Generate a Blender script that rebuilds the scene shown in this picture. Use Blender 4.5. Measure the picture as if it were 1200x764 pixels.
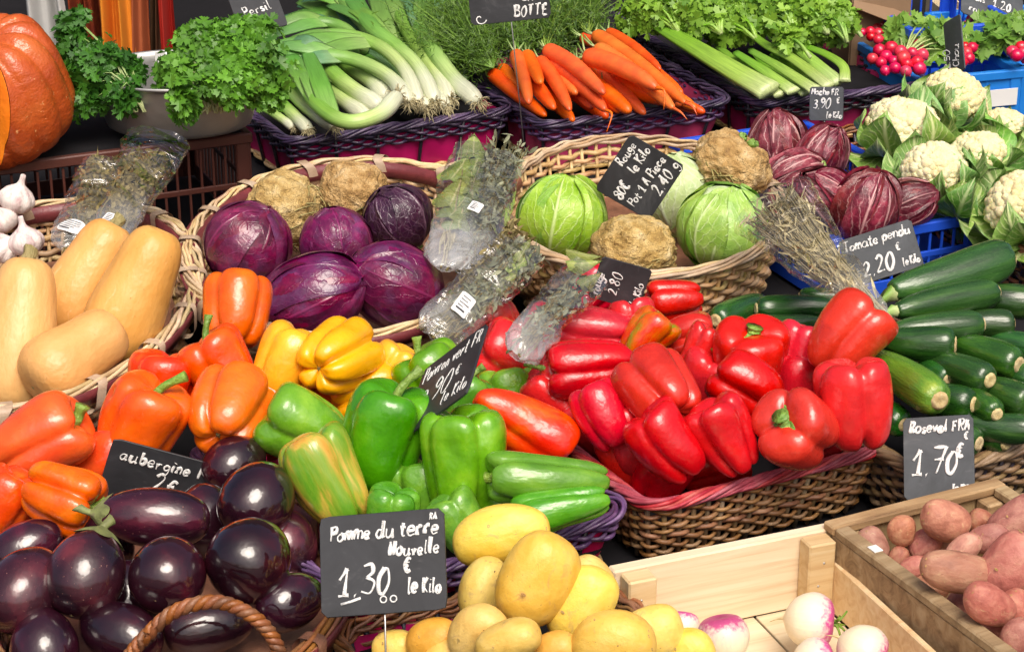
import bpy, math, random
import numpy as np
from math import sin, cos, pi, radians, sqrt
from mathutils import Matrix, Vector, noise as mnoise

for o in list(bpy.data.objects):
    bpy.data.objects.remove(o, do_unlink=True)
scene = bpy.context.scene
COL = scene.collection
rng = random.Random(7)
NR = np.random.RandomState(11)

# ------------------------------------------------------------------ camera, light
SLOPE = radians(8)                    # the stall bench rises away from the customer
T = Matrix.Translation((0, 0, 0.42)) @ Matrix.Rotation(SLOPE, 4, 'X')   # bench frame -> world
CAM_H, PITCH, FPX = 1.36, radians(23), 2548.0
cF = np.array([0, cos(PITCH), -sin(PITCH)]); cU = np.array([0, sin(PITCH), cos(PITCH)]); cR = np.array([1.0, 0, 0])
cam_d = bpy.data.cameras.new('camera'); cam = bpy.data.objects.new('camera', cam_d); COL.objects.link(cam)
cam_d.sensor_width = 36; cam_d.lens = 36 * FPX / 1200; cam_d.clip_start = 0.05; cam_d.clip_end = 500
mm = Matrix.Identity(4)
for r in range(3):
    mm[r][0], mm[r][1], mm[r][2] = cR[r], cU[r], -cF[r]
mm[2][3] = CAM_H
cam.matrix_world = T @ mm
scene.camera = cam

SUN_ELEV, SUN_AZ = radians(50), radians(168)     # azimuth clockwise from +Y
world = bpy.data.worlds.new('World'); scene.world = world; world.use_nodes = True
wn = world.node_tree; bg = wn.nodes['Background']
sky = wn.nodes.new('ShaderNodeTexSky'); sky.sky_type = 'NISHITA'; sky.sun_disc = False
sky.sun_elevation = SUN_ELEV; sky.sun_rotation = SUN_AZ; sky.air_density = 0.6; sky.dust_density = 7.0; sky.ozone_density = 0.4
wn.links.new(sky.outputs[0], bg.inputs[0]); bg.inputs[1].default_value = 0.115
sun_d = bpy.data.lights.new('sun', 'SUN'); sun_d.energy = 1.95; sun_d.angle = radians(34); sun_d.color = (1, .94, .84)
sun = bpy.data.objects.new('sun', sun_d); COL.objects.link(sun)
sd = Vector((sin(SUN_AZ) * cos(SUN_ELEV), cos(SUN_AZ) * cos(SUN_ELEV), sin(SUN_ELEV)))
sun.rotation_euler = sd.to_track_quat('Z', 'Y').to_euler()
scene.view_settings.view_transform = 'Standard'; scene.view_settings.look = 'None'
scene.view_settings.exposure = 0.31; scene.view_settings.gamma = 1
scene.cycles.max_bounces = 8; scene.cycles.transparent_max_bounces = 16

# ------------------------------------------------------------------ placing: pixel of the photograph + height above the bench -> point in the bench frame
def P(px, py, h=0.1):
    d = cF + cR * (px - 600) / FPX + cU * (382 - py) / FPX
    k = (h - CAM_H) / d[2]
    return np.array([0, 0, CAM_H]) + d * k
def mpp(p):                             # metres per photograph pixel at a point
    return float((p - np.array([0, 0, CAM_H])) @ cF) / FPX
def svec(a, toward=0.0):                # direction: angle on the picture (0 right, 90 up) + share that comes towards the viewer
    a = radians(a); c = sqrt(max(0, 1 - toward * toward))
    return c * (cos(a) * cR + sin(a) * cU) - toward * cF
def nrm(v):
    v = np.asarray(v, float); return v / max(1e-12, np.linalg.norm(v))
def frame(axis, roll=0.0, sx=1, sy=1, sz=1, loc=(0, 0, 0)):
    z = nrm(axis); ref = -cF if abs(z @ cF) < .9 else cU
    x = nrm(np.cross(z, ref)); y = np.cross(z, x)
    c, s = cos(radians(roll)), sin(radians(roll))
    x, y = x * c + y * s, y * c - x * s
    M = Matrix.Identity(4)
    for r in range(3):
        M[r][0], M[r][1], M[r][2], M[r][3] = x[r] * sx, y[r] * sy, z[r] * sz, loc[r]
    return M

# ------------------------------------------------------------------ mesh helpers
class MB:
    def __init__(s): s.v = []; s.f = []; s.st = []; s.n = 0; s.mi = []
    def add(s, v, f, st=None, mi=0):
        v = np.asarray(v, float).reshape(-1, 3)
        s.v.append(v); n = s.n
        f = np.asarray(f) if not isinstance(f, list) else f
        if isinstance(f, np.ndarray): s.f.extend((f + n).tolist())
        else: s.f.extend([[i + n for i in q] for q in f])
        s.mi.extend([mi] * len(f))
        s.st.append(np.zeros((len(v), 3)) if st is None else np.asarray(st, float).reshape(-1, 3))
        s.n += len(v); return s
    def mesh(s, name, mats, smooth=True):
        me = bpy.data.meshes.new(name)
        V = np.concatenate(s.v)
        me.from_pydata(V.tolist(), [], s.f)
        at = me.attributes.new('st', 'FLOAT_VECTOR', 'POINT'); at.data.foreach_set('vector', np.concatenate(s.st).ravel())
        for m in (mats if isinstance(mats, (list, tuple)) else [mats]): me.materials.append(m)
        if any(s.mi): me.polygons.foreach_set('material_index', s.mi)
        me.polygons.foreach_set('use_smooth', [smooth] * len(me.polygons))
        me.update(); return me

def grid_faces(n, m, wrap_m=False, wrap_n=False):
    i = np.arange(n if wrap_n else n - 1)[:, None]; j = np.arange(m if wrap_m else m - 1)[None, :]
    i2, j2 = (i + 1) % n, (j + 1) % m
    return np.stack([i * m + j, i * m + j2, i2 * m + j2, i2 * m + j], -1).reshape(-1, 4)
def spline(pts, n):
    p = np.asarray(pts, float)
    if len(p) == 2: return p[0] + (p[1] - p[0]) * np.linspace(0, 1, n)[:, None]
    q = np.vstack([2 * p[0] - p[1], p, 2 * p[-1] - p[-2]])
    u = np.linspace(0, len(p) - 1 - 1e-9, n); k = u.astype(int); t = (u - k)[:, None]
    a, b, c, d = q[k], q[k + 1], q[k + 2], q[k + 3]
    return .5 * (2 * b + (c - a) * t + (2 * a - 5 * b + 4 * c - d) * t ** 2 + (3 * b - a - 3 * c + d) * t ** 3)
def frames(path, up, closed=False):
    path = np.asarray(path, float)
    tg = np.roll(path, -1, 0) - np.roll(path, 1, 0) if closed else np.gradient(path, axis=0)
    tg /= np.linalg.norm(tg, axis=1)[:, None] + 1e-12
    up = np.broadcast_to(np.asarray(up, float), path.shape)
    s = np.cross(tg, up); ln = np.linalg.norm(s, axis=1)[:, None]
    bad = ln[:, 0] < 1e-3
    if bad.any(): s[bad] = np.cross(tg[bad], [.3, .8, .5]); ln = np.linalg.norm(s, axis=1)[:, None]
    s /= ln + 1e-12
    return tg, s, np.cross(s, tg)
def tube(mb, path, r, sides=6, r2=None, up=(0.13, 0.21, 1), closed=False, mi=0, rnd=0.0, caps=True):
    path = np.asarray(path, float); n = len(path)
    r = np.broadcast_to(np.asarray(r, float), (n,)); r2 = r if r2 is None else np.broadcast_to(np.asarray(r2, float), (n,))
    tg, s, u = frames(path, up, closed)
    a = np.linspace(0, 2 * pi, sides, endpoint=False)
    v = path[:, None] + s[:, None] * (np.cos(a)[None, :, None] * r[:, None, None]) + u[:, None] * (np.sin(a)[None, :, None] * r2[:, None, None])
    st = np.zeros((n, sides, 3)); st[..., 0] = a / (2 * pi); st[..., 1] = np.linspace(0, 1, n)[:, None]; st[..., 2] = rnd
    f = grid_faces(n, sides, True, closed).tolist()
    if caps and not closed:
        f.append(list(range(sides))[::-1]); f.append([(n - 1) * sides + k for k in range(sides)])
    mb.add(v, f, st, mi)
def box(mb, c, d, mi=0, R=None):
    x, y, z = d[0] / 2, d[1] / 2, d[2] / 2; b = min(.0022, min(x, y, z) * .35)
    V = []
    for sx in (-1, 1):
        for sy in (-1, 1):
            for sz in (-1, 1):
                V += [(sx * x, sy * (y - b), sz * (z - b)), (sx * (x - b), sy * y, sz * (z - b)), (sx * (x - b), sy * (y - b), sz * z)]
    V = np.array(V); I = lambda sx, sy, sz, k: ((sx > 0) * 4 + (sy > 0) * 2 + (sz > 0)) * 3 + k
    F = []
    S = (-1, 1)
    for s in S:
        q = [(-1, -1), (1, -1), (1, 1), (-1, 1)]
        for k in range(3):
            g = [I(*((s, a, b_) if k == 0 else (a, s, b_) if k == 1 else (a, b_, s)), k) for a, b_ in q]
            flip = (s < 0) != (k == 1)
            F.append(g[::-1] if flip else g)
    for a in S:
        for b_ in S:
            F.append([I(a, b_, -1, 0), I(a, b_, 1, 0), I(a, b_, 1, 1), I(a, b_, -1, 1)])
            F.append([I(a, -1, b_, 0), I(a, 1, b_, 0), I(a, 1, b_, 2), I(a, -1, b_, 2)])
            F.append([I(-1, a, b_, 1), I(1, a, b_, 1), I(1, a, b_, 2), I(-1, a, b_, 2)])
            for c_ in S: F.append([I(a, b_, c_, 0), I(a, b_, c_, 1), I(a, b_, c_, 2)])
    if R is not None: V = V @ np.asarray(R).T
    mb.add(V + np.asarray(c), F, np.tile([0, 0, rng.random()], (24, 1)), mi)
def bar(mb, a, b, w, t, up=(0, 0, 1), mi=0):        # box bar from a to b, w across, t along up
    a, b = np.asarray(a, float), np.asarray(b, float); x = nrm(b - a); y = nrm(np.cross(up, x)); z = np.cross(x, y)
    box(mb, (a + b) / 2, (np.linalg.norm(b - a), w, t), mi, np.stack([x, y, z], 1))
def snoise(p, seed, freq, k=7):
    r = np.random.RandomState(seed); d = r.normal(size=(k, 3)); d /= np.linalg.norm(d, axis=1)[:, None]
    d *= freq * r.uniform(.6, 1.5, (k, 1)); ph = r.uniform(0, 2 * pi, k)
    return np.sin(p @ d.T + ph).sum(-1) / sqrt(k)
def tnoise(p, freq, seed=0, octv=3):
    o = Vector((seed * 3.7, seed * 1.3, seed * 7.1))
    return np.array([mnoise.fractal(Vector(q * freq) + o, 1.0, 2.0, octv) for q in p.reshape(-1, 3)]).reshape(p.shape[:-1])
def lathe_pts(prof, nu, nv):
    pr = spline([(a, b, 0) for a, b in prof], nv)[:, :2]; pr[:, 0] = np.maximum(pr[:, 0], 0)
    a = np.linspace(0, 2 * pi, nu, endpoint=False)
    v = np.stack([pr[:, 0][:, None] * np.cos(a), pr[:, 0][:, None] * np.sin(a), np.repeat(pr[:, 1][:, None], nu, 1)], -1)
    st = np.zeros((nv, nu, 3)); st[..., 0] = a / (2 * pi); st[..., 1] = np.linspace(0, 1, nv)[:, None]
    return v, st, a

# ------------------------------------------------------------------ objects
def link(name, data, M=None, parent=None, label=None, cat=None, group=None, kind=None):
    o = bpy.data.objects.new(name, data); COL.objects.link(o)
    if parent is not None:
        o.parent = parent
        if M is not None: o.matrix_local = M
    elif M is not None: o.matrix_world = T @ M
    for k, v in (('label', label), ('category', cat), ('group', group), ('kind', kind)):
        if v: o[k] = v
    return o
def root(name, M, label, cat, group=None):
    o = link(name, None, M, None, label, cat, group); o.empty_display_size = .05; return o
def trans(p): return Matrix.Translation(Vector([float(x) for x in p]))
# ------------------------------------------------------------------ materials (all procedural)
def rgba(c): return (c[0], c[1], c[2], 1)
class NB:
    def __init__(s, name):
        s.m = bpy.data.materials.new(name); s.m.use_nodes = True; s.t = s.m.node_tree; s.b = s.t.nodes['Principled BSDF']
    def n(s, typ, **kw):
        nd = s.t.nodes.new('ShaderNode' + typ)
        for k, v in kw.items(): setattr(nd, k, v)
        return nd
    def l(s, a, b): s.t.links.new(a, b)
    def coord(s, stretch=(1, 1, 1), rnd=True, obj=True):
        tc = s.n('TexCoord'); mp = s.n('Mapping'); s.l(tc.outputs['Object'], mp.inputs['Vector']); mp.inputs['Scale'].default_value = stretch
        if rnd:
            oi = s.n('ObjectInfo'); mu = s.n('Math', operation='MULTIPLY'); mu.inputs[1].default_value = 37.0
            s.l(oi.outputs['Random'], mu.inputs[0]); cb = s.n('CombineXYZ')
            s.l(mu.outputs[0], cb.inputs[0]); s.l(mu.outputs[0], cb.inputs[2]); s.l(cb.outputs[0], mp.inputs['Location'])
        return mp.outputs[0]
    def st(s):
        a = s.n('Attribute', attribute_name='st'); sp = s.n('SeparateXYZ'); s.l(a.outputs['Vector'], sp.inputs[0]); return sp.outputs
    def noise(s, vec, scale, detail=4, rough=.55, dist=0):
        n = s.n('TexNoise'); s.l(vec, n.inputs['Vector']); n.inputs['Scale'].default_value = scale
        n.inputs['Detail'].default_value = detail; n.inputs['Roughness'].default_value = rough; n.inputs['Distortion'].default_value = dist
        return n.outputs['Fac']
    def math(s, op, a, b=None, clamp=False):
        m = s.n('Math', operation=op, use_clamp=clamp)
        for i, x in enumerate((a, b)):
            if x is None: continue
            if isinstance(x, (int, float)): m.inputs[i].default_value = x
            else: s.l(x, m.inputs[i])
        return m.outputs[0]
    def ramp(s, fac, stops, interp='LINEAR'):
        r = s.n('ValToRGB'); s.l(fac, r.inputs[0]); cr = r.color_ramp; cr.interpolation = interp
        while len(cr.elements) < len(stops): cr.elements.new(.5)
        for e, (p, c) in zip(cr.elements, stops): e.position = p; e.color = rgba(c) if not isinstance(c, (int, float)) else (c, c, c, 1)
        return r.outputs[0]
    def mix(s, fac, a, b, blend='MIX'):
        m = s.n('Mix', data_type='RGBA', blend_type=blend)
        for i, x in ((0, fac), (6, a), (7, b)):
            if isinstance(x, (int, float)): m.inputs[i].default_value = x
            elif isinstance(x, tuple): m.inputs[i].default_value = rgba(x)
            else: s.l(x, m.inputs[i])
        return m.outputs[2]
    def vary(s, col, val=.25, hue=.02, sat=.1, src=None):
        oi = s.n('ObjectInfo'); r = oi.outputs['Random'] if src is None else src
        hs = s.n('HueSaturation'); s.l(col, hs.inputs['Color'])
        s.l(s.math('ADD', s.math('MULTIPLY', r, val), 1 - val / 2), hs.inputs['Value'])
        r2 = s.math('FRACT', s.math('MULTIPLY', r, 7.31)); s.l(s.math('ADD', s.math('MULTIPLY', r2, hue), .5 - hue / 2), hs.inputs['Hue'])
        r3 = s.math('FRACT', s.math('MULTIPLY', r, 13.7)); s.l(s.math('ADD', s.math('MULTIPLY', r3, sat), 1 - sat / 2), hs.inputs['Saturation'])
        return hs.outputs[0]
    def bump(s, h, strength, dist=.002, prev=None):
        b = s.n('Bump'); s.l(h, b.inputs['Height']); b.inputs['Strength'].default_value = strength; b.inputs['Distance'].default_value = dist
        if prev is not None: s.l(prev, b.inputs['Normal'])
        return b.outputs[0]
    def out(s, col=None, rough=.5, normal=None, coat=0, coat_rough=.1, sss=0, sss_r=(1, .3, .1), spec=.5, metal=0, coat_normal=True):
        b = s.b
        if col is not None:
            if isinstance(col, tuple): b.inputs['Base Color'].default_value = rgba(col)
            else: s.l(col, b.inputs['Base Color'])
        if isinstance(rough, (int, float)): b.inputs['Roughness'].default_value = rough
        else: s.l(rough, b.inputs['Roughness'])
        b.inputs['Coat Weight'].default_value = coat; b.inputs['Coat Roughness'].default_value = coat_rough
        b.inputs['Specular IOR Level'].default_value = spec; b.inputs['Metallic'].default_value = metal
        if sss: b.inputs['Subsurface Weight'].default_value = sss; b.inputs['Subsurface Radius'].default_value = sss_r; b.inputs['Subsurface Scale'].default_value = .006
        if normal is not None:
            s.l(normal, b.inputs['Normal'])
            if coat and coat_normal: s.l(normal, b.inputs['Coat Normal'])
        return s.m

def skin(name, stops, scale=3, stretch=(1, 1, 1), rough=.3, coat=.4, coat_rough=.12, bump=(14, .25, .006), fine=(70, .04, .002), specks=None, vary=(.25, .02, .1), sss=0, detail=4, dist=.3, blemish=None, spec=.5):
    b = NB(name); v = b.coord(stretch); f = b.noise(v, scale, detail, .55, dist)
    c = b.ramp(f, stops)
    if specks:                                  # (scale, threshold, colour): flecks that belong to the peel
        sc, th, cc = specks; n2 = b.noise(v, sc, 2, .6)
        c = b.mix(b.ramp(n2, [(th, 0.0), (min(1, th + .06), 1.0)]), c, cc)
    if blemish:
        sc, th, cc = blemish; n3 = b.noise(v, sc, 5, .7, 1.2)
        c = b.mix(b.ramp(n3, [(th, 0.0), (min(1, th + .12), .8)]), c, cc)
    c = b.vary(c, *vary)
    nn = None
    if bump: nn = b.bump(b.noise(v, bump[0], 3), bump[1], bump[2])
    if fine: nn = b.bump(b.noise(v, fine[0], 2), fine[1], fine[2], nn)
    rr = b.ramp(b.noise(v, scale * 2.3, 4), [(.3, max(0, rough - .07)), (.7, rough + .1)])
    return b.out(c, rr, nn, coat, coat_rough, sss, spec=spec)

M = {}
M['red'] = skin('red_pepper_skin', [(.3, (.46, .002, .003)), (.55, (.64, .004, .004)), (.8, (.74, .014, .005))], 2.2, rough=.27, coat=.4, coat_rough=.1, bump=(3, .10, .03), blemish=(3.5, .72, (.38, .004, .003)), vary=(.22, .012, .05))
M['turning'] = skin('turning_pepper_skin', [(.34, (.60, .02, .004)), (.5, (.62, .13, .006)), (.62, (.20, .22, .012))], 1.9, (1.6, 1.6, .7), rough=.26, coat=.5, bump=(3, .10, .03))
M['orange'] = skin('orange_pepper_skin', [(.3, (.74, .075, .002)), (.55, (.86, .125, .002)), (.8, (.90, .18, .004))], 2.0, rough=.28, coat=.45, bump=(3, .10, .03), vary=(.15, .014, .05))
M['redorange'] = skin('red_orange_pepper_skin', [(.3, (.74, .05, .003)), (.55, (.86, .09, .003)), (.75, (.88, .2, .006))], 2.0, rough=.28, coat=.45, bump=(3, .12, .03), blemish=(5, .7, (.35, .12, .02)))
M['yellow'] = skin('yellow_pepper_skin', [(.3, (.82, .33, .004)), (.55, (.90, .42, .006)), (.8, (.92, .48, .012))], 2.0, rough=.3, coat=.4, bump=(3, .10, .03), vary=(.12, .014, .05))
M['green'] = skin('green_pepper_skin', [(.25, (.05, .20, .006)), (.5, (.10, .32, .010)), (.8, (.22, .47, .025))], 2.2, rough=.27, coat=.5, bump=(3, .12, .03), vary=(.3, .03, .1))
M['stripe'] = skin('green_orange_pepper_skin', [(.36, (.14, .33, .02)), (.47, (.27, .38, .03)), (.56, (.62, .40, .07)), (.68, (.70, .26, .04))], 2.3, (1.7, 1.7, .35), rough=.28, coat=.45, bump=(3, .10, .03))
M['stem'] = skin('green_stalk', [(.3, (.10, .22, .02)), (.7, (.25, .38, .06))], 6, rough=.5, coat=.05, bump=(12, .4, .02))
M['drystem'] = skin('woody_stalk', [(.3, (.22, .19, .06)), (.7, (.42, .34, .14))], 7, rough=.65, coat=0, bump=(16, .5, .02))
M['aubergine'] = skin('aubergine_skin', [(.3, (.009, .003, .007)), (.55, (.026, .005, .011)), (.8, (.10, .010, .022))], 1.6, rough=.16, coat=.8, coat_rough=.05, bump=(3, .07, .02), fine=None, specks=(26, .77, (.16, .05, .05)), vary=(.5, .03, .1))
M['aubergine_red'] = skin('reddish_aubergine_skin', [(.3, (.012, .003, .008)), (.5, (.045, .007, .016)), (.75, (.17, .020, .036))], 1.5, rough=.2, coat=.7, coat_rough=.07, bump=(3, .07, .02), fine=None, specks=(26, .70, (.32, .14, .11)), vary=(.3, .03, .1))
M['calyx'] = skin('aubergine_calyx', [(.3, (.12, .13, .05)), (.6, (.22, .26, .09)), (.85, (.12, .05, .07))], 5, rough=.6, coat=0)
M['courgette'] = skin('courgette_skin', [(.3, (.010, .040, .008)), (.55, (.022, .085, .012)), (.8, (.06, .17, .02))], 1.8, (2.2, 2.2, .8), rough=.25, coat=.45, coat_rough=.12, specks=(52, .66, (.12, .26, .06)), vary=(.7, .03, .15), bump=(5, .08, .02))
M['courgette_pale'] = skin('pale_courgette_skin', [(.3, (.05, .17, .012)), (.5, (.12, .30, .02)), (.75, (.38, .50, .05))], 1.5, (1.5, 1.5, .6), rough=.27, coat=.4, specks=(52, .66, (.3, .45, .14)))
M['scar'] = skin('blossom_scar', [(.3, (.42, .30, .13)), (.7, (.62, .52, .28))], 8, rough=.8, coat=0)
M['potato'] = skin('potato_skin', [(.25, (.68, .42, .06)), (.5, (.79, .55, .11)), (.8, (.84, .63, .19))], 2.6, rough=.47, coat=.12, coat_rough=.4, bump=(7, .12, .015), fine=(60, .10, .005), specks=(21, .69, (.42, .26, .08)), blemish=(3.2, .57, (.58, .38, .13)), vary=(.18, .025, .14))
M['potato_orange'] = skin('orange_potato_skin', [(.25, (.60, .30, .05)), (.5, (.72, .40, .07)), (.8, (.78, .50, .13))], 2.6, rough=.5, coat=.1, coat_rough=.4, bump=(7, .12, .015), specks=(21, .69, (.4, .2, .05)), vary=(.15, .02, .1))
M['roseval'] = skin('red_potato_skin', [(.25, (.27, .09, .06)), (.48, (.43, .17, .115)), (.75, (.57, .31, .20))], 2.6, rough=.6, coat=.04, coat_rough=.4, bump=(7, .16, .02), fine=(60, .12, .005), specks=(23, .69, (.28, .10, .06)), blemish=(4, .58, (.56, .36, .21)), vary=(.35, .03, .2))
M['celeriac'] = skin('celeriac_skin', [(.24, (.17, .09, .03)), (.42, (.43, .26, .08)), (.58, (.60, .41, .17)), (.82, (.76, .62, .38))], 5, rough=.75, coat=0, bump=(12, .5, .03), fine=(45, .45, .008), specks=(16, .66, (.26, .14, .04)), vary=(.12, .02, .1), detail=7)
M['squash'] = skin('butternut_skin', [(.25, (.66, .32, .075)), (.5, (.76, .41, .125)), (.8, (.82, .51, .20))], 1.6, rough=.42, coat=.12, coat_rough=.3, bump=(6, .15, .02), specks=(30, .70, (.50, .24, .06)), blemish=(4, .63, (.84, .60, .32)), vary=(.16, .016, .1))
M['squash_stem'] = M['drystem']
M['garlic'] = skin('garlic_skin', [(.3, (.56, .38, .38)), (.5, (.74, .64, .60)), (.75, (.82, .76, .70))], 2, (2.5, 2.5, .4), rough=.55, coat=.1, coat_rough=.4, bump=(9, .3, .02), vary=(.1, .02, .2))
M['pumpkin'] = skin('pumpkin_rind', [(.25, (.30, .045, .006)), (.5, (.48, .09, .009)), (.8, (.62, .17, .028))], 9, rough=.34, coat=.35, coat_rough=.18, bump=(40, .3, .01), fine=(160, .2, .003), specks=(90, .68, (.70, .34, .12)), vary=(.05, .01, .05))
M['pumpkin_flesh'] = skin('pumpkin_flesh', [(.3, (.88, .17, .004)), (.7, (.92, .23, .008))], 8, rough=.5, coat=.2, coat_rough=.3, bump=(30, .3, .01))
M['carrot'] = skin('carrot_skin', [(.25, (.68, .075, .003)), (.5, (.80, .115, .004)), (.8, (.85, .17, .010))], 30, (1, 1, 1), rough=.42, coat=.12, coat_rough=.3, bump=(200, .2, .0012), fine=None, vary=(.2, .018, .08))
M['radish'] = skin('radish_skin', [(.3, (.55, .008, .04)), (.7, (.72, .025, .08))], 3, rough=.3, coat=.4, bump=None, fine=None)
M['curd'] = skin('cauliflower_curd', [(.3, (.76, .64, .32)), (.5, (.83, .73, .42)), (.8, (.88, .80, .54))], 4, rough=.7, coat=0, bump=(22, .3, .02), fine=(80, .3, .005), vary=(.05, .01, .12), sss=.25)

def leafmat(name, base, vein, rough=.5, coat=.1, ribs=7.0, veinw=.16, mid=.05, fade=.75, var=(.35, .02, .1), dark=None, web=0.0, coat_rough=.25, nscale=4, bloom=None):
    """base = ramp stops along noise; veins follow the leaf's own across/along coordinates (st)."""
    b = NB(name); st = b.st(); v = b.coord(); f = b.noise(v, nscale, 5, .6, .5)
    c = b.ramp(f, base)
    ax = b.math('ABSOLUTE', st[0])
    wob = b.math('MULTIPLY', b.math('SUBTRACT', b.noise(v, 5, 4), .5), 1.7)
    q = b.math('FRACT', b.math('ADD', b.math('MULTIPLY', b.math('SUBTRACT', st[1], b.math('MULTIPLY', ax, .55)), ribs), wob))
    q = b.math('ABSOLUTE', b.math('SUBTRACT', q, .5))                       # 0 on a side vein
    side = b.ramp(q, [(0, 1.0), (veinw, 0.0)])
    side = b.math('MULTIPLY', side, b.ramp(ax, [(0, 1.0), (fade, 0.45), (1, 0.1)]))
    midv = b.ramp(ax, [(mid * .5, 1.0), (mid * 1.6, 0.0)])
    vv = b.math('MAXIMUM', side, midv)
    if web > 0:
        vo = b.n('TexVoronoi', feature='DISTANCE_TO_EDGE'); b.l(v, vo.inputs['Vector']); vo.inputs['Scale'].default_value = 9
        vv = b.math('MAXIMUM', vv, b.math('MULTIPLY', b.ramp(vo.outputs['Distance'], [(0, 1.0), (.07, 0.0)]), web))
    c = b.mix(vv, c, vein)
    if bloom: c = b.mix(b.math('MULTIPLY', b.ramp(b.noise(v, 2.3, 5, .65), [(.48, 0.0), (.72, 1.0)]), .45), c, bloom)
    c = b.vary(c, *var); nn = b.bump(vv, .35, .004); nn = b.bump(b.noise(v, 9, 4), .2, .008, nn)
    return b.out(c, rough, nn, coat, coat_rough)
M['cabbage'] = leafmat('green_cabbage_leaf', [(.3, (.16, .34, .035)), (.55, (.30, .50, .075)), (.8, (.48, .64, .20))], (.50, .66, .27), .42, .2, 6, .12, .04, var=(.25, .03, .2), web=.18)
M['cabbage_pale'] = leafmat('pale_cabbage_leaf', [(.3, (.40, .54, .20)), (.55, (.52, .64, .30)), (.8, (.62, .72, .42))], (.68, .76, .52), .42, .2, 6, .2, .05, var=(.2, .02, .2), web=.2)
M['redcab'] = leafmat('red_cabbage_leaf', [(.3, (.050, .004, .028)), (.5, (.115, .008, .048)), (.75, (.27, .016, .085))], (.19, .02, .085), .3, .4, 4, .07, .03, var=(.5, .04, .2), web=.12, coat_rough=.2, bloom=(.16, .09, .21))
M['redcab_dark'] = leafmat('dark_red_cabbage_leaf', [(.3, (.020, .006, .018)), (.55, (.04, .010, .032)), (.8, (.085, .03, .06))], (.13, .07, .11), .32, .4, 5, .12, .04, var=(.3, .03, .2), web=.35)
M['radicchio'] = leafmat('radicchio_leaf', [(.3, (.06, .006, .012)), (.5, (.14, .012, .026)), (.75, (.34, .045, .07))], (.48, .25, .25), .4, .2, 4.0, .11, .055, var=(.5, .02, .2), web=.12)
M['cauleaf'] = leafmat('cauliflower_leaf', [(.3, (.07, .18, .03)), (.55, (.17, .34, .06)), (.8, (.36, .52, .12))], (.52, .62, .28), .5, .1, 6, .16, .09, var=(.5, .04, .2), web=.15)
M['bay'] = leafmat('bay_leaf', [(.3, (.17, .24, .05)), (.6, (.30, .36, .09)), (.85, (.42, .42, .14))], (.48, .48, .22), .55, .05, 6, .1, .05, var=(.4, .03, .2))

def foliage(name, lo, hi, rough=.5, tips=None):
    b = NB(name); st = b.st(); c = b.ramp(st[2], [(0, lo), (1, hi)])
    v = b.coord(rnd=False); c = b.mix(b.ramp(b.noise(v, 14, 3), [(.35, 0.0), (.7, .5)]), c, hi)
    m = b.out(c, rough, None, .08, .3)
    b.b.inputs['Transmission Weight'].default_value = 0
    tr = b.n('BsdfTranslucent'); b.l(c, tr.inputs['Color']); mx = b.n('MixShader'); mx.inputs[0].default_value = .22
    b.l(b.b.outputs[0], mx.inputs[1]); b.l(tr.outputs[0], mx.inputs[2]); b.l(mx.outputs[0], b.t.nodes['Material Output'].inputs[0])
    return m
M['parsley'] = foliage('parsley_leaf', (.018, .085, .008), (.17, .43, .03))
M['parsley_dark'] = foliage('dark_parsley_leaf', (.010, .06, .008), (.065, .23, .018))
M['celeryleaf'] = foliage('celery_leaf', (.045, .16, .008), (.30, .53, .05))
M['frond'] = foliage('carrot_frond', (.022, .075, .006), (.13, .25, .022))
M['thyme'] = foliage('dried_thyme', (.075, .06, .018), (.36, .29, .11), .8)
M['greythyme'] = foliage('grey_green_thyme', (.10, .11, .06), (.40, .42, .27), .7)
M['straw'] = foliage('dry_straw_stems', (.36, .29, .13), (.74, .66, .40), .7)
M['radleaf'] = foliage('radish_leaf', (.06, .19, .02), (.24, .42, .06))

def along(name, stops, streak=(40, .12), rough=.4, coat=.15, var=(.2, .02, .1), nmul=.12):
    b = NB(name); st = b.st(); v = b.coord(); cb = b.n('CombineXYZ'); b.l(b.math('MULTIPLY', st[0], 9), cb.inputs[0]); b.l(st[1], cb.inputs[1])
    s = b.noise(cb.outputs[0], 5, 4, .6)
    f = b.math('ADD', st[1], b.math('MULTIPLY', b.math('SUBTRACT', b.noise(v, 12, 3), .5), nmul))
    c = b.ramp(f, stops); c = b.mix(b.math('MULTIPLY', b.ramp(s, [(.35, 1.0), (.65, 0.0)]), streak[1]), c, (.05, .12, .02))
    c = b.vary(c, *var); nn = b.bump(s, .3, .002)
    return b.out(c, rough, nn, coat, .25)
M['leek'] = along('leek_shaft', [(.0, (.74, .74, .56)), (.12, (.74, .77, .56)), (.27, (.52, .66, .24)), (.5, (.26, .47, .08)), (.85, (.13, .33, .05)), (1, (.10, .27, .05))], (40, .3))
M['leekleaf'] = along('leek_leaf', [(.0, (.32, .50, .15)), (.4, (.16, .36, .06)), (1, (.09, .24, .05))], (40, .4))
M['blueleek'] = along('blue_green_leek_leaf', [(.0, (.30, .46, .20)), (.4, (.12, .28, .14)), (1, (.07, .20, .11))], (40, .4))
M['celery'] = along('celery_stalk', [(.0, (.58, .68, .30)), (.18, (.38, .58, .10)), (.6, (.22, .45, .035)), (1, (.13, .34, .02))], (40, .45), .35, .25)
M['turnip'] = along('turnip_skin', [(.0, (.80, .68, .44)), (.45, (.82, .74, .55)), (.58, (.76, .60, .52)), (.68, (.55, .07, .24)), (1, (.36, .03, .15))], (40, .05), .4, .2, nmul=.3)
M['stalkpale'] = along('pale_leaf_stalk', [(0, (.55, .60, .30)), (1, (.2, .36, .06))])

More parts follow.
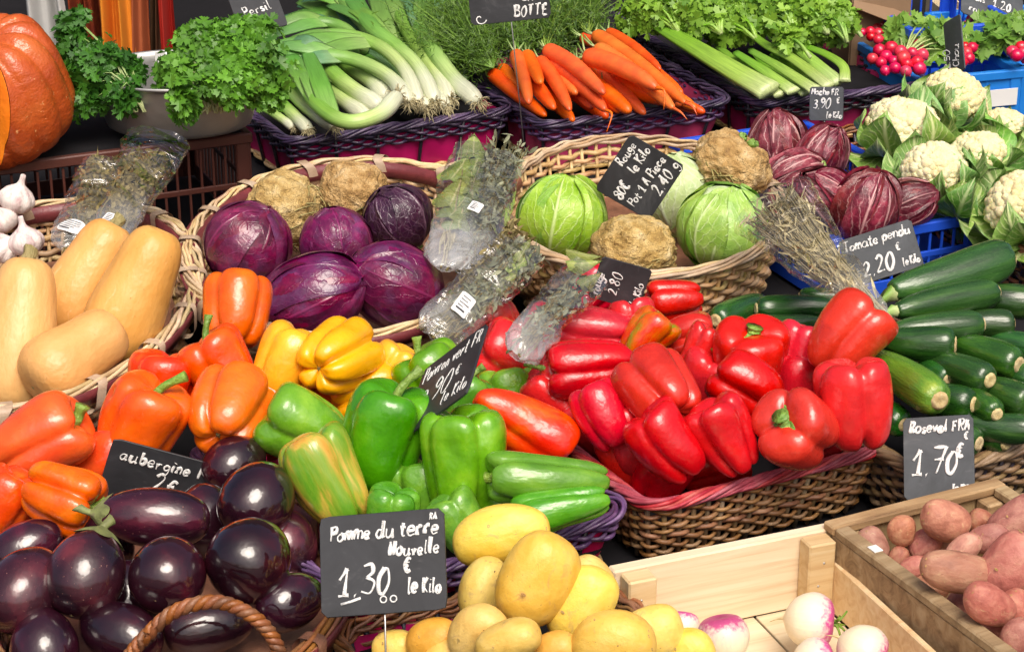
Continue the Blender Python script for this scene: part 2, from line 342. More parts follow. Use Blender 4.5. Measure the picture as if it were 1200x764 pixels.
def wicker(name, stops, rough=.5, coat=.15, scale=60):
    b = NB(name); v = b.coord(rnd=False); st = b.st(); c = b.ramp(b.noise(v, scale * .5, 4, .6), stops)
    c = b.vary(c, .5, .03, .25, src=st[2])
    nn = b.bump(b.noise(v, scale * 6, 3), .5, .0015)
    return b.out(c, rough, nn, coat, .3)
M['w_tan'] = wicker('peeled_willow', [(.3, (.38, .22, .085)), (.55, (.56, .38, .18)), (.8, (.68, .52, .30))])
M['w_pale'] = wicker('pale_willow_rim', [(.3, (.50, .34, .17)), (.55, (.66, .50, .30)), (.8, (.76, .64, .44))])
M['w_brown'] = wicker('brown_willow', [(.3, (.16, .065, .022)), (.55, (.30, .13, .045)), (.8, (.42, .22, .09))])
M['w_grey'] = wicker('grey_brown_willow', [(.3, (.14, .085, .045)), (.55, (.26, .17, .09)), (.8, (.36, .27, .16))])
M['w_redbrown'] = wicker('red_brown_willow', [(.3, (.14, .06, .025)), (.55, (.28, .14, .06)), (.75, (.40, .24, .12)), (.9, (.42, .08, .06))])
M['w_pink'] = wicker('red_dyed_willow', [(.3, (.34, .035, .055)), (.55, (.52, .085, .11)), (.8, (.60, .22, .21))])
M['w_black'] = wicker('black_dyed_willow', [(.3, (.010, .009, .014)), (.55, (.025, .020, .034)), (.8, (.13, .10, .12))], .4, .3)
M['w_purple'] = wicker('purple_dyed_willow', [(.3, (.05, .022, .075)), (.55, (.12, .06, .16)), (.8, (.27, .18, .30))], .4, .3)
M['w_mix'] = wicker('purple_black_willow', [(.3, (.018, .013, .03)), (.5, (.05, .03, .08)), (.7, (.13, .085, .16)), (.85, (.34, .28, .26))], .4, .3)
M['band'] = wicker('red_brown_splint', [(.3, (.17, .018, .012)), (.6, (.27, .035, .02)), (.8, (.33, .07, .035))], .4, .3)
M['band_orange'] = wicker('orange_brown_splint', [(.3, (.30, .09, .03)), (.6, (.44, .15, .05)), (.8, (.52, .22, .09))], .45, .2)
M['lining'] = skin('crimson_lining', [(.3, (.42, .012, .085)), (.7, (.56, .03, .13))], 8, rough=.45, coat=.1, bump=(12, .5, .01), fine=None)
M['cloth_dark'] = skin('black_cloth', [(.3, (.008, .008, .010)), (.7, (.018, .017, .02))], 3, rough=.9, coat=0, spec=.2)

def wood(name, stops, grain=(3, 60, 60), rough=.6, knots=True, knotcol=(.30, .12, .03), rndst=True, saw=0, coat=.03, kst=(1, 0, 1.7)):
    b = NB(name); v = b.coord(grain); f = b.noise(v, 1.0, 6, .6, .8); c = b.ramp(f, stops)
    if knots:
        v2 = b.coord(kst); vo = b.n('TexVoronoi'); b.l(v2, vo.inputs['Vector']); vo.inputs['Scale'].default_value = 6.5
        c = b.mix(b.ramp(vo.outputs['Distance'], [(.03, .95), (.06, .55), (.11, 0.0)]), c, knotcol)
    c = b.vary(c, .3, .015, .15)
    nn = b.bump(f, .4, .002)
    if saw: nn = b.bump(b.noise(b.coord((90, 8, 8)), 1, 3), saw, .004, nn)
    return b.out(c, rough, nn, coat, .3)
M['pine'] = wood('pale_pine', [(.3, (.62, .47, .28)), (.5, (.73, .60, .40)), (.75, (.78, .68, .50))])
M['pine_warm'] = wood('warm_pine', [(.3, (.54, .32, .13)), (.5, (.67, .47, .23)), (.75, (.74, .58, .34))], kst=(0, 1, 1.7))
M['oldwood'] = wood('old_rough_wood', [(.3, (.17, .10, .045)), (.5, (.32, .21, .10)), (.75, (.46, .34, .19))], (5, 50, 50), .8, True, (.1, .05, .02), saw=.8)
M['barkwood'] = wood('grey_weathered_wood', [(.3, (.07, .05, .035)), (.5, (.15, .115, .08)), (.75, (.28, .23, .17))], (6, 90, 90), .85, False, saw=.5)

def plain(name, c, rough=.4, coat=0, bump=None, metal=0, var=.08):
    b = NB(name); v = b.coord(rnd=False); n = b.noise(v, 9, 5, .65)
    col = b.mix(b.ramp(n, [(.35, 0.0), (.7, var * 3)]), c, tuple(min(1, x * 1.5 + .02) for x in c))
    nn = b.bump(b.noise(v, bump[0], 3), bump[1], bump[2]) if bump else None
    return b.out(col, b.ramp(n, [(.3, rough), (.8, min(1, rough + .15))]), nn, coat, .2, metal=metal)
M['blue'] = plain('blue_plastic', (.010, .075, .58), .38, .1, (60, .1, .002))
M['cyan'] = plain('light_blue_plastic', (.012, .20, .66), .38, .1, (60, .1, .002))
M['brownplastic'] = plain('red_brown_plastic', (.085, .024, .016), .42, .1, (80, .15, .002))
M['steel'] = plain('dull_zinc', (.36, .36, .35), .40, 0, (22, .4, .004), .85, .22)
M['pin'] = plain('steel_wire', (.5, .5, .5), .3, 0, None, .9)
M['card'] = plain('brown_cardboard', (.24, .15, .085), .8, 0, (40, .2, .002))
M['white'] = plain('white_label', (.75, .75, .74), .6)
M['ink'] = plain('dark_print', (.04, .04, .05), .7)
def board(name, base, smear):
    b = NB(name); v = b.coord((9, 9, 9)); n = b.noise(v, 1.2, 6, .7, 1.0); n2 = b.noise(b.coord((60, 160, 60)), 1, 4)
    c = b.ramp(n, [(.35, base), (.58, tuple(x * 1.6 + .006 for x in base)), (.80, smear)])
    c = b.mix(b.ramp(n2, [(.62, 0.0), (.8, .35)]), c, smear)
    return b.out(c, .55, None, .1, .35)
M['board'] = board('blackboard', (.013, .014, .017), (.11, .11, .115))
M['board_grey'] = board('dusty_glare_blackboard', (.042, .047, .053), (.19, .195, .2))  # lighter grey base paints glare into some boards; the smears are chalk dust
def chalk():
    b = NB('chalk'); v = b.coord((300, 300, 300)); n = b.noise(v, 1, 3, .7); c = b.ramp(n, [(.3, (.55, .55, .54)), (.55, (.82, .82, .80))]); m = b.out(c, .9)
    n2 = b.noise(b.coord((420, 900, 420)), 1, 4, .75); tr = b.n('BsdfTransparent'); mx = b.n('MixShader'); b.l(b.ramp(n2, [(.32, 0.2), (.45, 1.0)]), mx.inputs[0]); b.l(tr.outputs[0], mx.inputs[1]); b.l(b.b.outputs[0], mx.inputs[2]); b.l(mx.outputs[0], b.t.nodes['Material Output'].inputs[0]); return m
M['chalk'] = chalk()
def cello(name, tint, opac, bs=14, glo=.42):
    b = NB(name); v = b.coord(); h = b.noise(v, bs, 3, .5, 2.2)
    vo = b.n('TexVoronoi', feature='DISTANCE_TO_EDGE'); b.l(v, vo.inputs['Vector']); vo.inputs['Scale'].default_value = bs * .8
    nn = b.bump(h, .9, .02); nn = b.bump(b.ramp(vo.outputs['Distance'], [(0, 0.0), (.12, 1.0)]), .6, .008, nn)
    gl = b.n('BsdfGlossy'); gl.inputs['Roughness'].default_value = .05; gl.inputs['Color'].default_value = (1, 1, 1, 1); b.l(nn, gl.inputs['Normal'])
    df = b.n('BsdfDiffuse'); df.inputs['Color'].default_value = rgba(tint); b.l(nn, df.inputs['Normal'])
    tr = b.n('BsdfTransparent'); tr.inputs['Color'].default_value = (.97, .97, .97, 1)
    lw = b.n('LayerWeight'); lw.inputs['Blend'].default_value = .35; b.l(nn, lw.inputs['Normal'])
    m1 = b.n('MixShader'); b.l(b.math('ADD', b.math('MULTIPLY', lw.outputs['Facing'], glo), .06, True), m1.inputs[0]); b.l(tr.outputs[0], m1.inputs[1]); b.l(gl.outputs[0], m1.inputs[2])
    m2 = b.n('MixShader'); b.l(b.math('MULTIPLY', b.math('ADD', b.math('MULTIPLY', b.ramp(b.noise(v, 6, 4), [(.45, .0), (.68, 1.0)]), opac * .3), b.math('MULTIPLY', b.ramp(b.st()[1], [(.0, 1.0), (.25, .75), (.42, 0.0)]), opac)), b.ramp(b.noise(v, 10, 4), [(.3, .4), (.6, 1.0)])), m2.inputs[0]); b.l(m1.outputs[0], m2.inputs[1]); b.l(df.outputs[0], m2.inputs[2])
    b.l(m2.outputs[0], b.t.nodes['Material Output'].inputs[0]); return b.m
M['cello'] = cello('clear_cellophane', (.72, .74, .74), .16, 12)
M['cello_silver'] = cello('crumpled_cellophane', (.70, .72, .74), .34, 9, .55)
# ------------------------------------------------------------------ produce meshes (unit: length 1 along z, width 1)
def lobed(seed, lobes, dmid=.09, dend=.26, taper=1.0, bend=0.0, lump=.03, prof=None, squash=1.0):
    r_ = np.random.RandomState(seed)
    prof = prof or [(0, .075), (.12, .06), (.30, .018), (.48, .0), (.66, .035), (.82, .13), (.92, .28), (.965, .46), (.99, .64), (1, .76), (.985, .86), (.91, .945), (.76, .992), (.56, .995), (.36, .965), (.2, .94), (.09, .925), (0, .92)]
    v, st, a = lathe_pts(prof, 72, 50); t = st[..., 1]; z = v[..., 2]
    ph = r_.uniform(0, 2 * pi); amp = r_.uniform(.7, 1.25, lobes); wid = r_.uniform(-.3, .3)
    aa = a + ph + wid * np.sin(a + 1)
    sn = np.abs(np.sin(aa * lobes / 2)); g = (1 - (1 - sn) ** 2.2) ** 1.0
    am = np.array([np.interp((q * lobes / (2 * pi)) % lobes - .5, np.arange(-1, lobes + 1), np.concatenate([[amp[-1]], amp, [amp[0]]])) for q in aa])
    w0 = np.interp(t, [0, .12, .3, .5, .75, .9, 1], [dend * .6, dend, dend * .8, dmid, dmid * 1.5, dend, dend * .5])
    k = (1 - w0 * (1 - g[None])) * (1 + .05 * (am - 1)[None])
    R = .5 * (1 - (1 - taper) * np.clip(1 - z, 0, 1) ** 1.3)
    v[..., 0] *= k * R; v[..., 1] *= k * R * squash
    rr = np.sin(np.clip(t / .36, 0, 1) * pi); rt = np.sin(np.clip((1 - t) / .42, 0, 1) * pi)
    v[..., 2] -= (g[None] - .55) * .13 * am[None] * rr * (t < .36)
    v[..., 2] += (g[None] - .55) * .10 * am[None] * rt * (t > .58)
    z = v[..., 2] - .5
    v[..., 0] += bend * (z ** 2 - .12); v[..., 1] += bend * .12 * np.sin(z * 4)
    for q in range(7):                       # dents and pinches
        i, j = r_.randint(6, 44), r_.randint(0, 72); c = v[i, j].copy(); dd = np.linalg.norm((v - c) * [1, 1, .75], axis=-1); R_ = r_.uniform(.07, .2); dp = r_.uniform(.02, .06) * (1.5 if q < 2 else 1)
        v[..., :2] *= (1 - dp * np.exp(-(dd / R_) ** 2) / max(.2, np.hypot(c[0], c[1])) * .6)[..., None]
    n = snoise(v.reshape(-1, 3), seed, 4.2).reshape(t.shape); n2 = snoise(v.reshape(-1, 3), seed + 50, 9.0).reshape(t.shape)
    v[..., :2] *= (1 + lump * n + lump * .3 * n2)[..., None]; v[..., 2] += lump * .35 * n
    v[..., 2] -= .5
    return v, st
def grid_mesh(name, v, st, mat):
    mb = MB(); n, m = v.shape[:2]; mb.add(v, grid_faces(n, m, True), st); return mb.mesh(name, mat)
def ball(name, mat, prof, nu=40, nv=30, lump=.04, freq=4, seed=1, lump2=.0, freq2=14, bend=0.0, facet=0, sq=1.0):
    v, st, a = lathe_pts(prof, nu, nv); p = v.reshape(-1, 3)
    n = snoise(p, seed, freq).reshape(v.shape[:2]); k = 1 + lump * n
    if lump2: k = k + lump2 * snoise(p, seed + 9, freq2).reshape(v.shape[:2])
    if facet: k = k + .012 * np.cos(a * facet)[None]
    v[..., 0] *= k; v[..., 1] *= k * sq; v[..., 2] *= 1 + .4 * (k - 1)
    v[..., 0] += bend * (v[..., 2] ** 2 - .1)
    return grid_mesh(name, v, st, mat)
ELL = [(.5 * sin(x), -.5 * cos(x)) for x in np.linspace(0, pi, 15)]

PEP = {}
PARG = {'block': (4, .16, .34, .95, 0, .03), 'block2': (3, .17, .38, .92, .1, .035), 'tall': (3, .14, .34, .86, .2, .04),
        'tall2': (4, .13, .34, .78, -.22, .04), 'multi': (5, .26, .50, .97, 0, .035), 'long': (3, .17, .40, .80, .16, .07),
        'squat': (4, .18, .38, .97, .05, .03), 'wrink': (3, .24, .46, .84, .3, .08)}
PCOUNT = [0]
def pepper_mesh(key, mat):                   # no two peppers share a shape
    PCOUNT[0] += 1; n_, *rest = PARG[key]
    if key in ('block', 'squat', 'tall2') and PCOUNT[0] % 3 == 0: n_ = 3
    return grid_mesh('pepper_flesh', *lobed(100 + PCOUNT[0] * 3, n_, *rest), M[mat])
def stem_mesh(bend, ln=.3, thick=.055, seed=0):
    mb = MB()
    p = spline([(0, 0, .40), (.01, 0, .46), (bend * .35, .02, .42 + ln * .5), (bend, .03, .42 + ln)], 10)
    tube(mb, p, np.interp(np.linspace(0, 1, 10), [0, .25, .8, 1], [thick * 1.7, thick, thick * .95, thick * 1.35]), 8)
    a = np.linspace(0, 2 * pi, 30, endpoint=False); R = .17 + .05 * np.cos(a * 5 + seed)
    rings = [(.02, .425), (.5, .432), (.85, .445), (1, .44), (1, .42)]
    v = np.stack([np.stack([R * q * np.cos(a), R * q * np.sin(a), np.full(30, z) + .012 * np.cos(a * 5)], -1) for q, z in rings])
    mb.add(v, grid_faces(5, 30, True)); return mb.mesh('stem', M['stem'])
STEMS = [stem_mesh(.10), stem_mesh(.22, .36, .05, 1), stem_mesh(-.12, .2, .07, 2), stem_mesh(.03, .12, .085, 3)]
def scar_mesh(z=-.44, r=.05):
    mb = MB(); a = np.linspace(0, 2 * pi, 12, endpoint=False); R = r * (1 + .5 * np.cos(a * 4))
    v = np.stack([np.stack([R * q * np.cos(a), R * q * np.sin(a), np.full(12, zz)], -1) for q, zz in ((0.05, z - .025), (.6, z - .02), (1, z + .01))])
    mb.add(v, grid_faces(3, 12, True)); return mb.mesh('blossom_scar', M['drystem'])
PSCAR = scar_mesh(-.43, .035)

def pepper(px, py, h, a, tw, L, W, key, mat, label, group, roll=0, stem=None, name='bell_pepper', scar=False):
    p = P(px, py, h); s = mpp(p)
    o = link(name, pepper_mesh(key, mat), frame(svec(a, tw), roll, W * s, W * s, L * s, p), None, label, 'pepper', group)
    if stem is not None: link('stem', STEMS[stem], None, o)
    if scar: link('blossom_scar', PSCAR, None, o)
    return o

# --- aubergine, courgette, potato, turnip, squash
EGG = [ball('aubergine_flesh', M['aubergine'], [(0, -.5), (.16, -.487), (.31, -.43), (.43, -.31), (.495, -.13), (.49, .06), (.42, .24), (.31, .37), (.2, .45), (.1, .485), (0, .49)], 44, 34, .02, 3.5, s_) for s_ in (1, 2, 3)]
def calyx_mesh():
    mb = MB(); a = np.linspace(0, 2 * pi, 40, endpoint=False); lob = .5 + .5 * np.cos(a * 5)
    rows = []
    for q, r, z in ((0, .05, .56), (.3, .14, .50), (.6, .26, .445), (1, .36, .365)):
        k = q * (1 - .45 * (1 - lob)); rows.append(np.stack([(r * (1 - .35 * q * (1 - lob))) * np.cos(a), (r * (1 - .35 * q * (1 - lob))) * np.sin(a), z + .07 * q * (1 - lob)], -1))
    mb.add(np.array(rows), grid_faces(4, 40, True))
    tube(mb, spline([(0, 0, .48), (.02, 0, .58), (.08, .02, .68)], 6), [.09, .06, .055, .055, .06, .075], 8)
    return mb.mesh('calyx', M['calyx'])
CALYX = calyx_mesh()
EGGSCAR = scar_mesh(-.475, .035)
EGGR = [ball('aubergine_flesh', M['aubergine_red'], [(0, -.5), (.16, -.487), (.31, -.43), (.43, -.31), (.495, -.13), (.49, .06), (.42, .24), (.31, .37), (.2, .45), (.1, .485), (0, .49)], 44, 34, .025, 3.2, s_) for s_ in (4, 5, 6)]
def aubergine(px, py, h, a, tw, L, W, label, v=0, calyx=False, roll=0):
    p = P(px, py, h); s = mpp(p)
    o = link('aubergine', (EGGR if 'red' in label.split()[0] or 'purple' in label else EGG)[v], frame(svec(a, tw), roll, W * s, W * s, L * s, p), None, label, 'aubergine', 'aubergines heaped in the brown basket')
    if calyx: link('calyx', CALYX, None, o)
    link('blossom_scar', EGGSCAR, None, o)

COUR = [ball('courgette_flesh', M[m_], [(0, -.5), (.22, -.49), (.38, -.455), (.475, -.37), (.5, -.2), (.48, 0), (.43, .2), (.36, .36), (.27, .46), (.2, .5), (0, .5)], 32, 30, .012, 3, s_, 0, 0, b_, 8) for m_, s_, b_ in (('courgette', 1, .35), ('courgette', 2, -.25), ('courgette', 3, .1), ('courgette_pale', 4, .15))]
def cour_parts():
    mb = MB(); tube(mb, [(0, 0, .49), (0, 0, .53), (.02, 0, .575)], [.2, .17, .2], 6); st = mb.mesh('stalk', M['stalkpale'])
    mb = MB(); a = np.linspace(0, 2 * pi, 16, endpoint=False)
    v = np.stack([np.stack([r * np.cos(a), r * np.sin(a), np.full(16, z)], -1) for r, z in ((.235, -.487), (.21, -.505), (.15, -.512), (.10, -.507), (.01, -.505))])
    mb.add(v, grid_faces(5, 16, True)); return st, mb.mesh('blossom_end', M['scar'])
CST, CBL = cour_parts()
def courgette(x0, y0, x1, y1, W, h0, h1, label, v=0, roll=0):
    """from the stalk end (x0,y0,h0) to the blossom end (x1,y1,h1)"""
    a, b = P(x0, y0, h0), P(x1, y1, h1); c = (a + b) / 2; s = mpp(c); L = np.linalg.norm(a - b)
    o = link('courgette', COUR[v], frame(a - b, roll, W * s, W * s, L, c), None, label, 'courgette', 'courgettes stacked at the right')
    link('stalk', CST, None, o); link('blossom_end', CBL, None, o)

BLUNT = [(0, -.5), (.14, -.488), (.28, -.445), (.40, -.34), (.475, -.18), (.5, 0), (.485, .17), (.42, .32), (.31, .43), (.17, .485), (0, .5)]
POT = {m_: [ball('potato_flesh', M[m_], BLUNT, 40, 30, lu, 2.9, s_, .014, 8, b_, 0, .88) for s_, lu, b_ in prm] for m_, prm in
       {'potato': ((1, .075, .18), (2, .085, -.16), (3, .08, .25)), 'potato_orange': ((4, .08, .1),), 'roseval': ((5, .085, .3), (6, .11, -.3), (7, .08, .15))}.items()}
def eye_mesh(mat):
    import bmesh
    mb = MB(); src = POT[mat][0]; r_ = random.Random(3)
    a = np.linspace(0, 2 * pi, 10, endpoint=False)
    V = np.array([x.co[:] for x in src.vertices]); Nn = np.array([x.normal[:] for x in src.vertices])
    for k in range(9):
        i = r_.randrange(60, len(V) - 60); c = V[i]; n = nrm(Nn[i]); t1 = nrm(np.cross(n, (.1, .2, 1))); t2 = np.cross(n, t1); R = r_.uniform(.016, .03)
        v = np.stack([[c + n * z + R * r * (np.cos(x) * t1 + .45 * np.sin(x) * t2) for x in a] for r, z in ((1.5, -.003), (1.0, .003), (.6, -.001), (.05, -.004))])
        mb.add(v, grid_faces(4, 10, True))
    return mb.mesh('eyes', M['potato_eye'])
M['potato_eye'] = skin('potato_eye', [(.3, (.36, .22, .07)), (.7, (.50, .33, .12))], 8, rough=.8, coat=0)
EYES = {m_: eye_mesh(m_) for m_ in POT}
def potato(px, py, h, a, tw, L, W, mat, v, label, group, roll=0):
    p = P(px, py, h); s = mpp(p)
    o = link('potato', POT[mat][v], frame(svec(a, tw), roll, W * s * (.9 if mat == 'roseval' else 1), W * s * (.84 if mat == 'roseval' else .95), L * s * (.95 if mat == 'roseval' else 1.05), p), None, label, 'potato', group); link('eyes', EYES[mat], None, o); return o

TUR = [ball('turnip_flesh', M['turnip'], [(0, -.5), (.06, -.47), (.2, -.42), (.38, -.28), (.49, -.05), (.49, .15), (.38, .34), (.2, .41), (.08, .40), (0, .39)], 40, 30, .02, 3, s_) for s_ in (1, 2)]
def turnip_top():
    mb = MB()
    for i in range(9):
        a = rng.uniform(0, 6.28); r = rng.uniform(.02, .09); d = rng.uniform(.1, .28); tl = rng.uniform(.12, .3)
        tube(mb, spline([(r * cos(a), r * sin(a), .38), (r * 1.6 * cos(a), r * 1.6 * sin(a), .38 + tl * .5), (d * cos(a), d * sin(a), .38 + tl)], 5), [.035, .03, .026, .022, .018], 5, rnd=rng.random())
    return mb.mesh('leaf_stubs', M['stem'])
TTOP = turnip_top()
def troot():
    mb = MB(); tube(mb, spline([(0, 0, -.47), (.03, 0, -.58), (.10, .03, -.72)], 7), np.linspace(.03, .004, 7), 5); return mb.mesh('tap_root', M['scar'])
TROOT = troot()
def turnip(px, py, h, a, tw, L, W, v, label, top=True):
    p = P(px, py, h); s = mpp(p)
    o = link('turnip', TUR[v], frame(svec(a, tw), 0, W * s, W * s, L * s, p), None, label, 'turnip', 'turnips in the pale wooden crate')
    if top: link('leaf_stubs', TTOP, None, o)
    link('tap_root', TROOT, None, o)

SQ = {'long': [(0, -.49), (.2, -.49), (.38, -.44), (.485, -.32), (.5, -.18), (.46, -.02), (.42, .12), (.40, .26), (.37, .38), (.28, .465), (.14, .49), (.07, .475), (0, .47)],
      'even': [(0, -.48), (.2, -.49), (.38, -.44), (.48, -.32), (.5, -.16), (.465, .02), (.415, .2), (.375, .34), (.30, .44), (.18, .49), (.08, .48), (0, .47)]}
SQM = {k: ball('squash_flesh', M['squash'], p_, 48, 40, .012, 3, 3 + len(k)) for k, p_ in SQ.items()}
def sq_stem():
    mb = MB(); tube(mb, [(0, 0, .45), (0, 0, .48), (.01, 0, .51), (.02, .01, .56)], [.14, .10, .085, .10], 7); return mb.mesh('stem', M['drystem'])
SQS = sq_stem(); SQSC = scar_mesh(-.468, .10)
def squash(px, py, h, a, tw, L, W, key, label, stem=True):
    p = P(px, py, h); s = mpp(p)
    o = link('butternut_squash', SQM[key], frame(svec(a, tw), 20, W * s, W * s, L * s, p), None, label, 'squash', 'butternut squashes in the left basket')
    if stem: link('stem', SQS, None, o)
    link('blossom_scar', SQSC, None, o)

def garlic_mesh():
    prof = [(0, -.36), (.15, -.37), (.34, -.32), (.47, -.16), (.5, 0), (.42, .16), (.26, .28), (.13, .38), (.08, .5), (.07, .66), (0, .67)]
    v, st, a = lathe_pts(prof, 54, 30); g = np.abs(np.sin(a * 4.5 + .3 * np.sin(a))) ** .6; w = np.interp(v[..., 2], [-.36, -.1, .2, .4], [.10, .12, .16, .05])
    k = 1 - w * (1 - g[None]); v[..., :2] *= k[..., None]; return grid_mesh('bulb', v, st, M['garlic'])
GAR = garlic_mesh()
def gar_root():
    mb = MB(); a = np.linspace(0, 2 * pi, 12, endpoint=False)
    mb.add(np.stack([np.stack([r * np.cos(a), r * np.sin(a), np.full(12, z)], -1) for r, z in ((.13, -.36), (.11, -.40), (.01, -.39))]), grid_faces(3, 12, True)); return mb.mesh('root_plate', M['scar'])
GROOT = gar_root()
def garlic(px, py, h, a, tw, D, label):
    p = P(px, py, h); s = mpp(p); o = link('garlic_head', GAR, frame(svec(a, tw), rng.uniform(0, 90), D * s, D * s, D * s, p), None, label, 'garlic', 'garlic heads in the left basket'); link('root_plate', GROOT, None, o)

# --- leafy heads
def leaf_patch(R, th, width, b0, b1, lift, seed, nu=23, nv=28, ruffle=.012, mid=.018, elong=1.0, curl=.04, wr=.008):
    r_ = np.random.RandomState(seed); A = np.linspace(-1, 1, nu); B = np.linspace(0, 1, nv)
    b, a = np.meshgrid(B, A, indexing='ij')
    pol = b0 + (b1 - b0) * b
    shape = np.sin(np.clip(b * .86 + .14, 0, 1) * pi) ** .55
    azw = width * shape
    lat = np.maximum(np.sin(pol), .30)
    az = th + a * azw / lat * .75 + .15 * np.sin(b * 3 + seed)
    az = th + np.clip(az - th, -2.2, 2.2)
    edge = np.maximum(np.abs(a), np.clip((b - .7) / .3, 0, 1))
    r = R * (1 + lift + curl * edge ** 5) + ruffle * (np.sin(a * 9 + seed * 3) * np.abs(a) ** 2 + np.sin(b * 14 + seed) * .5 * np.abs(a)) * edge
    r = r + mid * R * 2 * np.exp(-(a / .07) ** 2) * (1 - b * .6) + wr * snoise(np.stack([az * 1.2, pol * 1.4, 0 * az], -1).reshape(-1, 3), seed, 3.0).reshape(a.shape) + wr * .45 * snoise(np.stack([az * 1.2, pol, 0 * az], -1).reshape(-1, 3), seed + 4, 9.0).reshape(a.shape) - .010 * np.exp(-((np.abs(a) - .33 - .2 * b) / .05) ** 2) * (1 - b) + .006 * np.sin(b * 22 - np.abs(a) * 9) * (1 - edge) * .6
    v = np.stack([r * np.sin(pol) * np.cos(az), r * np.sin(pol) * np.sin(az), -r * np.cos(pol) * elong], -1)
    st = np.stack([a, b, np.full_like(a, r_.rand())], -1)
    return v, st
def leafhead(name, kind, leaf_mat, core_mat, n, seed, elong=1.0, ruffle=.01, lift=.035, width=1.15, mid=.018, curl=.04, stub=True, wr=.008):
    """returns list of (part name, mesh) for a head of wrapped leaves, radius .5"""
    r_ = np.random.RandomState(seed); parts = []
    core = ball(kind + '_core', M[core_mat], [(a_ * .97, b_ * .97 * elong) for a_, b_ in ELL], 30, 22, .02, 3, seed)
    parts.append(('heart', core))
    for i in range(n):
        layer = i / n
        v, st = leaf_patch(.485, 2.4 * i + r_.uniform(-.2, .2), width * r_.uniform(.9, 1.15), .12, pi * r_.uniform(.93, 1.02) if i % 3 else pi * .84, .004 + lift * layer, seed * 31 + i, ruffle=ruffle, mid=mid, elong=elong, curl=curl, wr=wr)
        v = v + r_.normal(size=(1, 1, 3)) * .004
        mb = MB(); mb.add(v, grid_faces(*v.shape[:2]), st); parts.append(('leaf', mb.mesh('leaf', M[leaf_mat])))
    if stub:
        mb = MB(); tube(mb, [(0, 0, -.46 * elong), (0, 0, -.56 * elong)], [.13, .12], 10); parts.append(('stump', mb.mesh('stump', M['stalkpale'])))
    return parts
HEADS = {
    'cab': leafhead('c', 'cabbage', 'cabbage', 'cabbage_pale', 8, 3, 1, .014, .05, 1.05, .022, .06, True, .007), 'cab2': leafhead('c', 'cabbage', 'cabbage', 'cabbage_pale', 8, 8, 1, .014, .05, 1.05, .022, .06, True, .007),
    'cabp': leafhead('c', 'cabbage', 'cabbage_pale', 'cabbage_pale', 6, 5),
    'red': leafhead('r', 'red_cabbage', 'redcab', 'redcab', 7, 11, 1.05, .008, .045, 1.3, .014, .02, True, .013), 'red2': leafhead('r', 'red_cabbage', 'redcab', 'redcab', 7, 14, 1.05, .008, .045, 1.3, .014, .02, True, .013),
    'redd': leafhead('r', 'red_cabbage', 'redcab_dark', 'redcab_dark', 7, 17, 1, .012, .05, 1.1, .03, .05),
    'rad': leafhead('d', 'radicchio', 'radicchio', 'radicchio', 9, 21, 1.12, .026, .09, .9, .04, .07, True, .012), 'rad2': leafhead('d', 'radicchio', 'radicchio', 'radicchio', 9, 26, 1.2, .026, .09, .9, .04, .07, True, .012)}
def head(px, py, h, a, tw, W, L, key, name, label, cat, group, roll=0):
    p = P(px, py, h); s = mpp(p); Mx = frame(svec(a, tw), roll, W * s, W * s, L * s, p)
    o = link(name, None, Mx, None, label, cat, group)
    for nm, me in HEADS[key]: link(nm, me, None, o)

def celeriac_meshes(seed):
    v, st, a = lathe_pts([(0, -.44), (.2, -.43), (.36, -.36), (.47, -.2), (.5, 0), (.47, .2), (.38, .36), (.27, .43), (.15, .45), (0, .455)], 72, 54)
    p = v.reshape(-1, 3); n = tnoise(p, 3.2, seed, 3); n2 = np.abs(tnoise(p, 8.5, seed + 5, 3)); low = np.clip(.2 - p[:, 2], 0, .6)
    k = 1 + .13 * n + (n2 - .15) * (.06 + .25 * low); v = (p * k[:, None]).reshape(v.shape)
    body = grid_mesh('celeriac_flesh', v, st, M['celeriac'])
    mb = MB(); r_ = random.Random(seed)
    for i in range(70):
        t = r_.uniform(0, 6.28); z = r_.uniform(-.42, -.02); r = .47 * sqrt(max(.05, 1 - (z / .5) ** 2))
        d = np.array([cos(t), sin(t), 0]); q = d * r + np.array([0, 0, z]); tg = np.array([-sin(t), cos(t), r_.uniform(-1, .4)]) * r_.choice([-1, 1])
        ln = r_.uniform(.12, .32)
        tube(mb, spline([q - d * .02, q + d * .045 + tg * ln * .3, q + d * .03 + tg * ln * .7 + np.array([0, 0, -ln * .3]), q + tg * ln - d * .05 + np.array([0, 0, -ln * .6])], 7), np.linspace(.017, .005, 7), 4, rnd=r_.random())
    roots = mb.mesh('roots', M['drystem'])
    mb = MB()
    for i in range(12):
        t = r_.uniform(0, 6.28); r = r_.uniform(.02, .16); q = np.array([r * cos(t), r * sin(t), .42])
        tube(mb, [q, q + [.02 * cos(t), .02 * sin(t), .05], q + [.03 * cos(t), .03 * sin(t), r_.uniform(.06, .11)]], [.035, .03, .025], 5)
    return body, roots, mb.mesh('leaf_stubs', M['stem'])
CEL = [celeriac_meshes(2), celeriac_meshes(6)]
def celeriac(px, py, h, a, tw, W, L, v, label, roll=0, stubs=True):
    p = P(px, py, h); s = mpp(p); b, r, t = CEL[v]
    o = link('celeriac', b, frame(svec(a, tw), roll, W * s, W * s, L * s, p), None, label, 'celeriac', 'celeriac roots in the round baskets')
    link('roots', r, None, o, kind='stuff')
    if stubs: link('leaf_stubs', t, None, o)

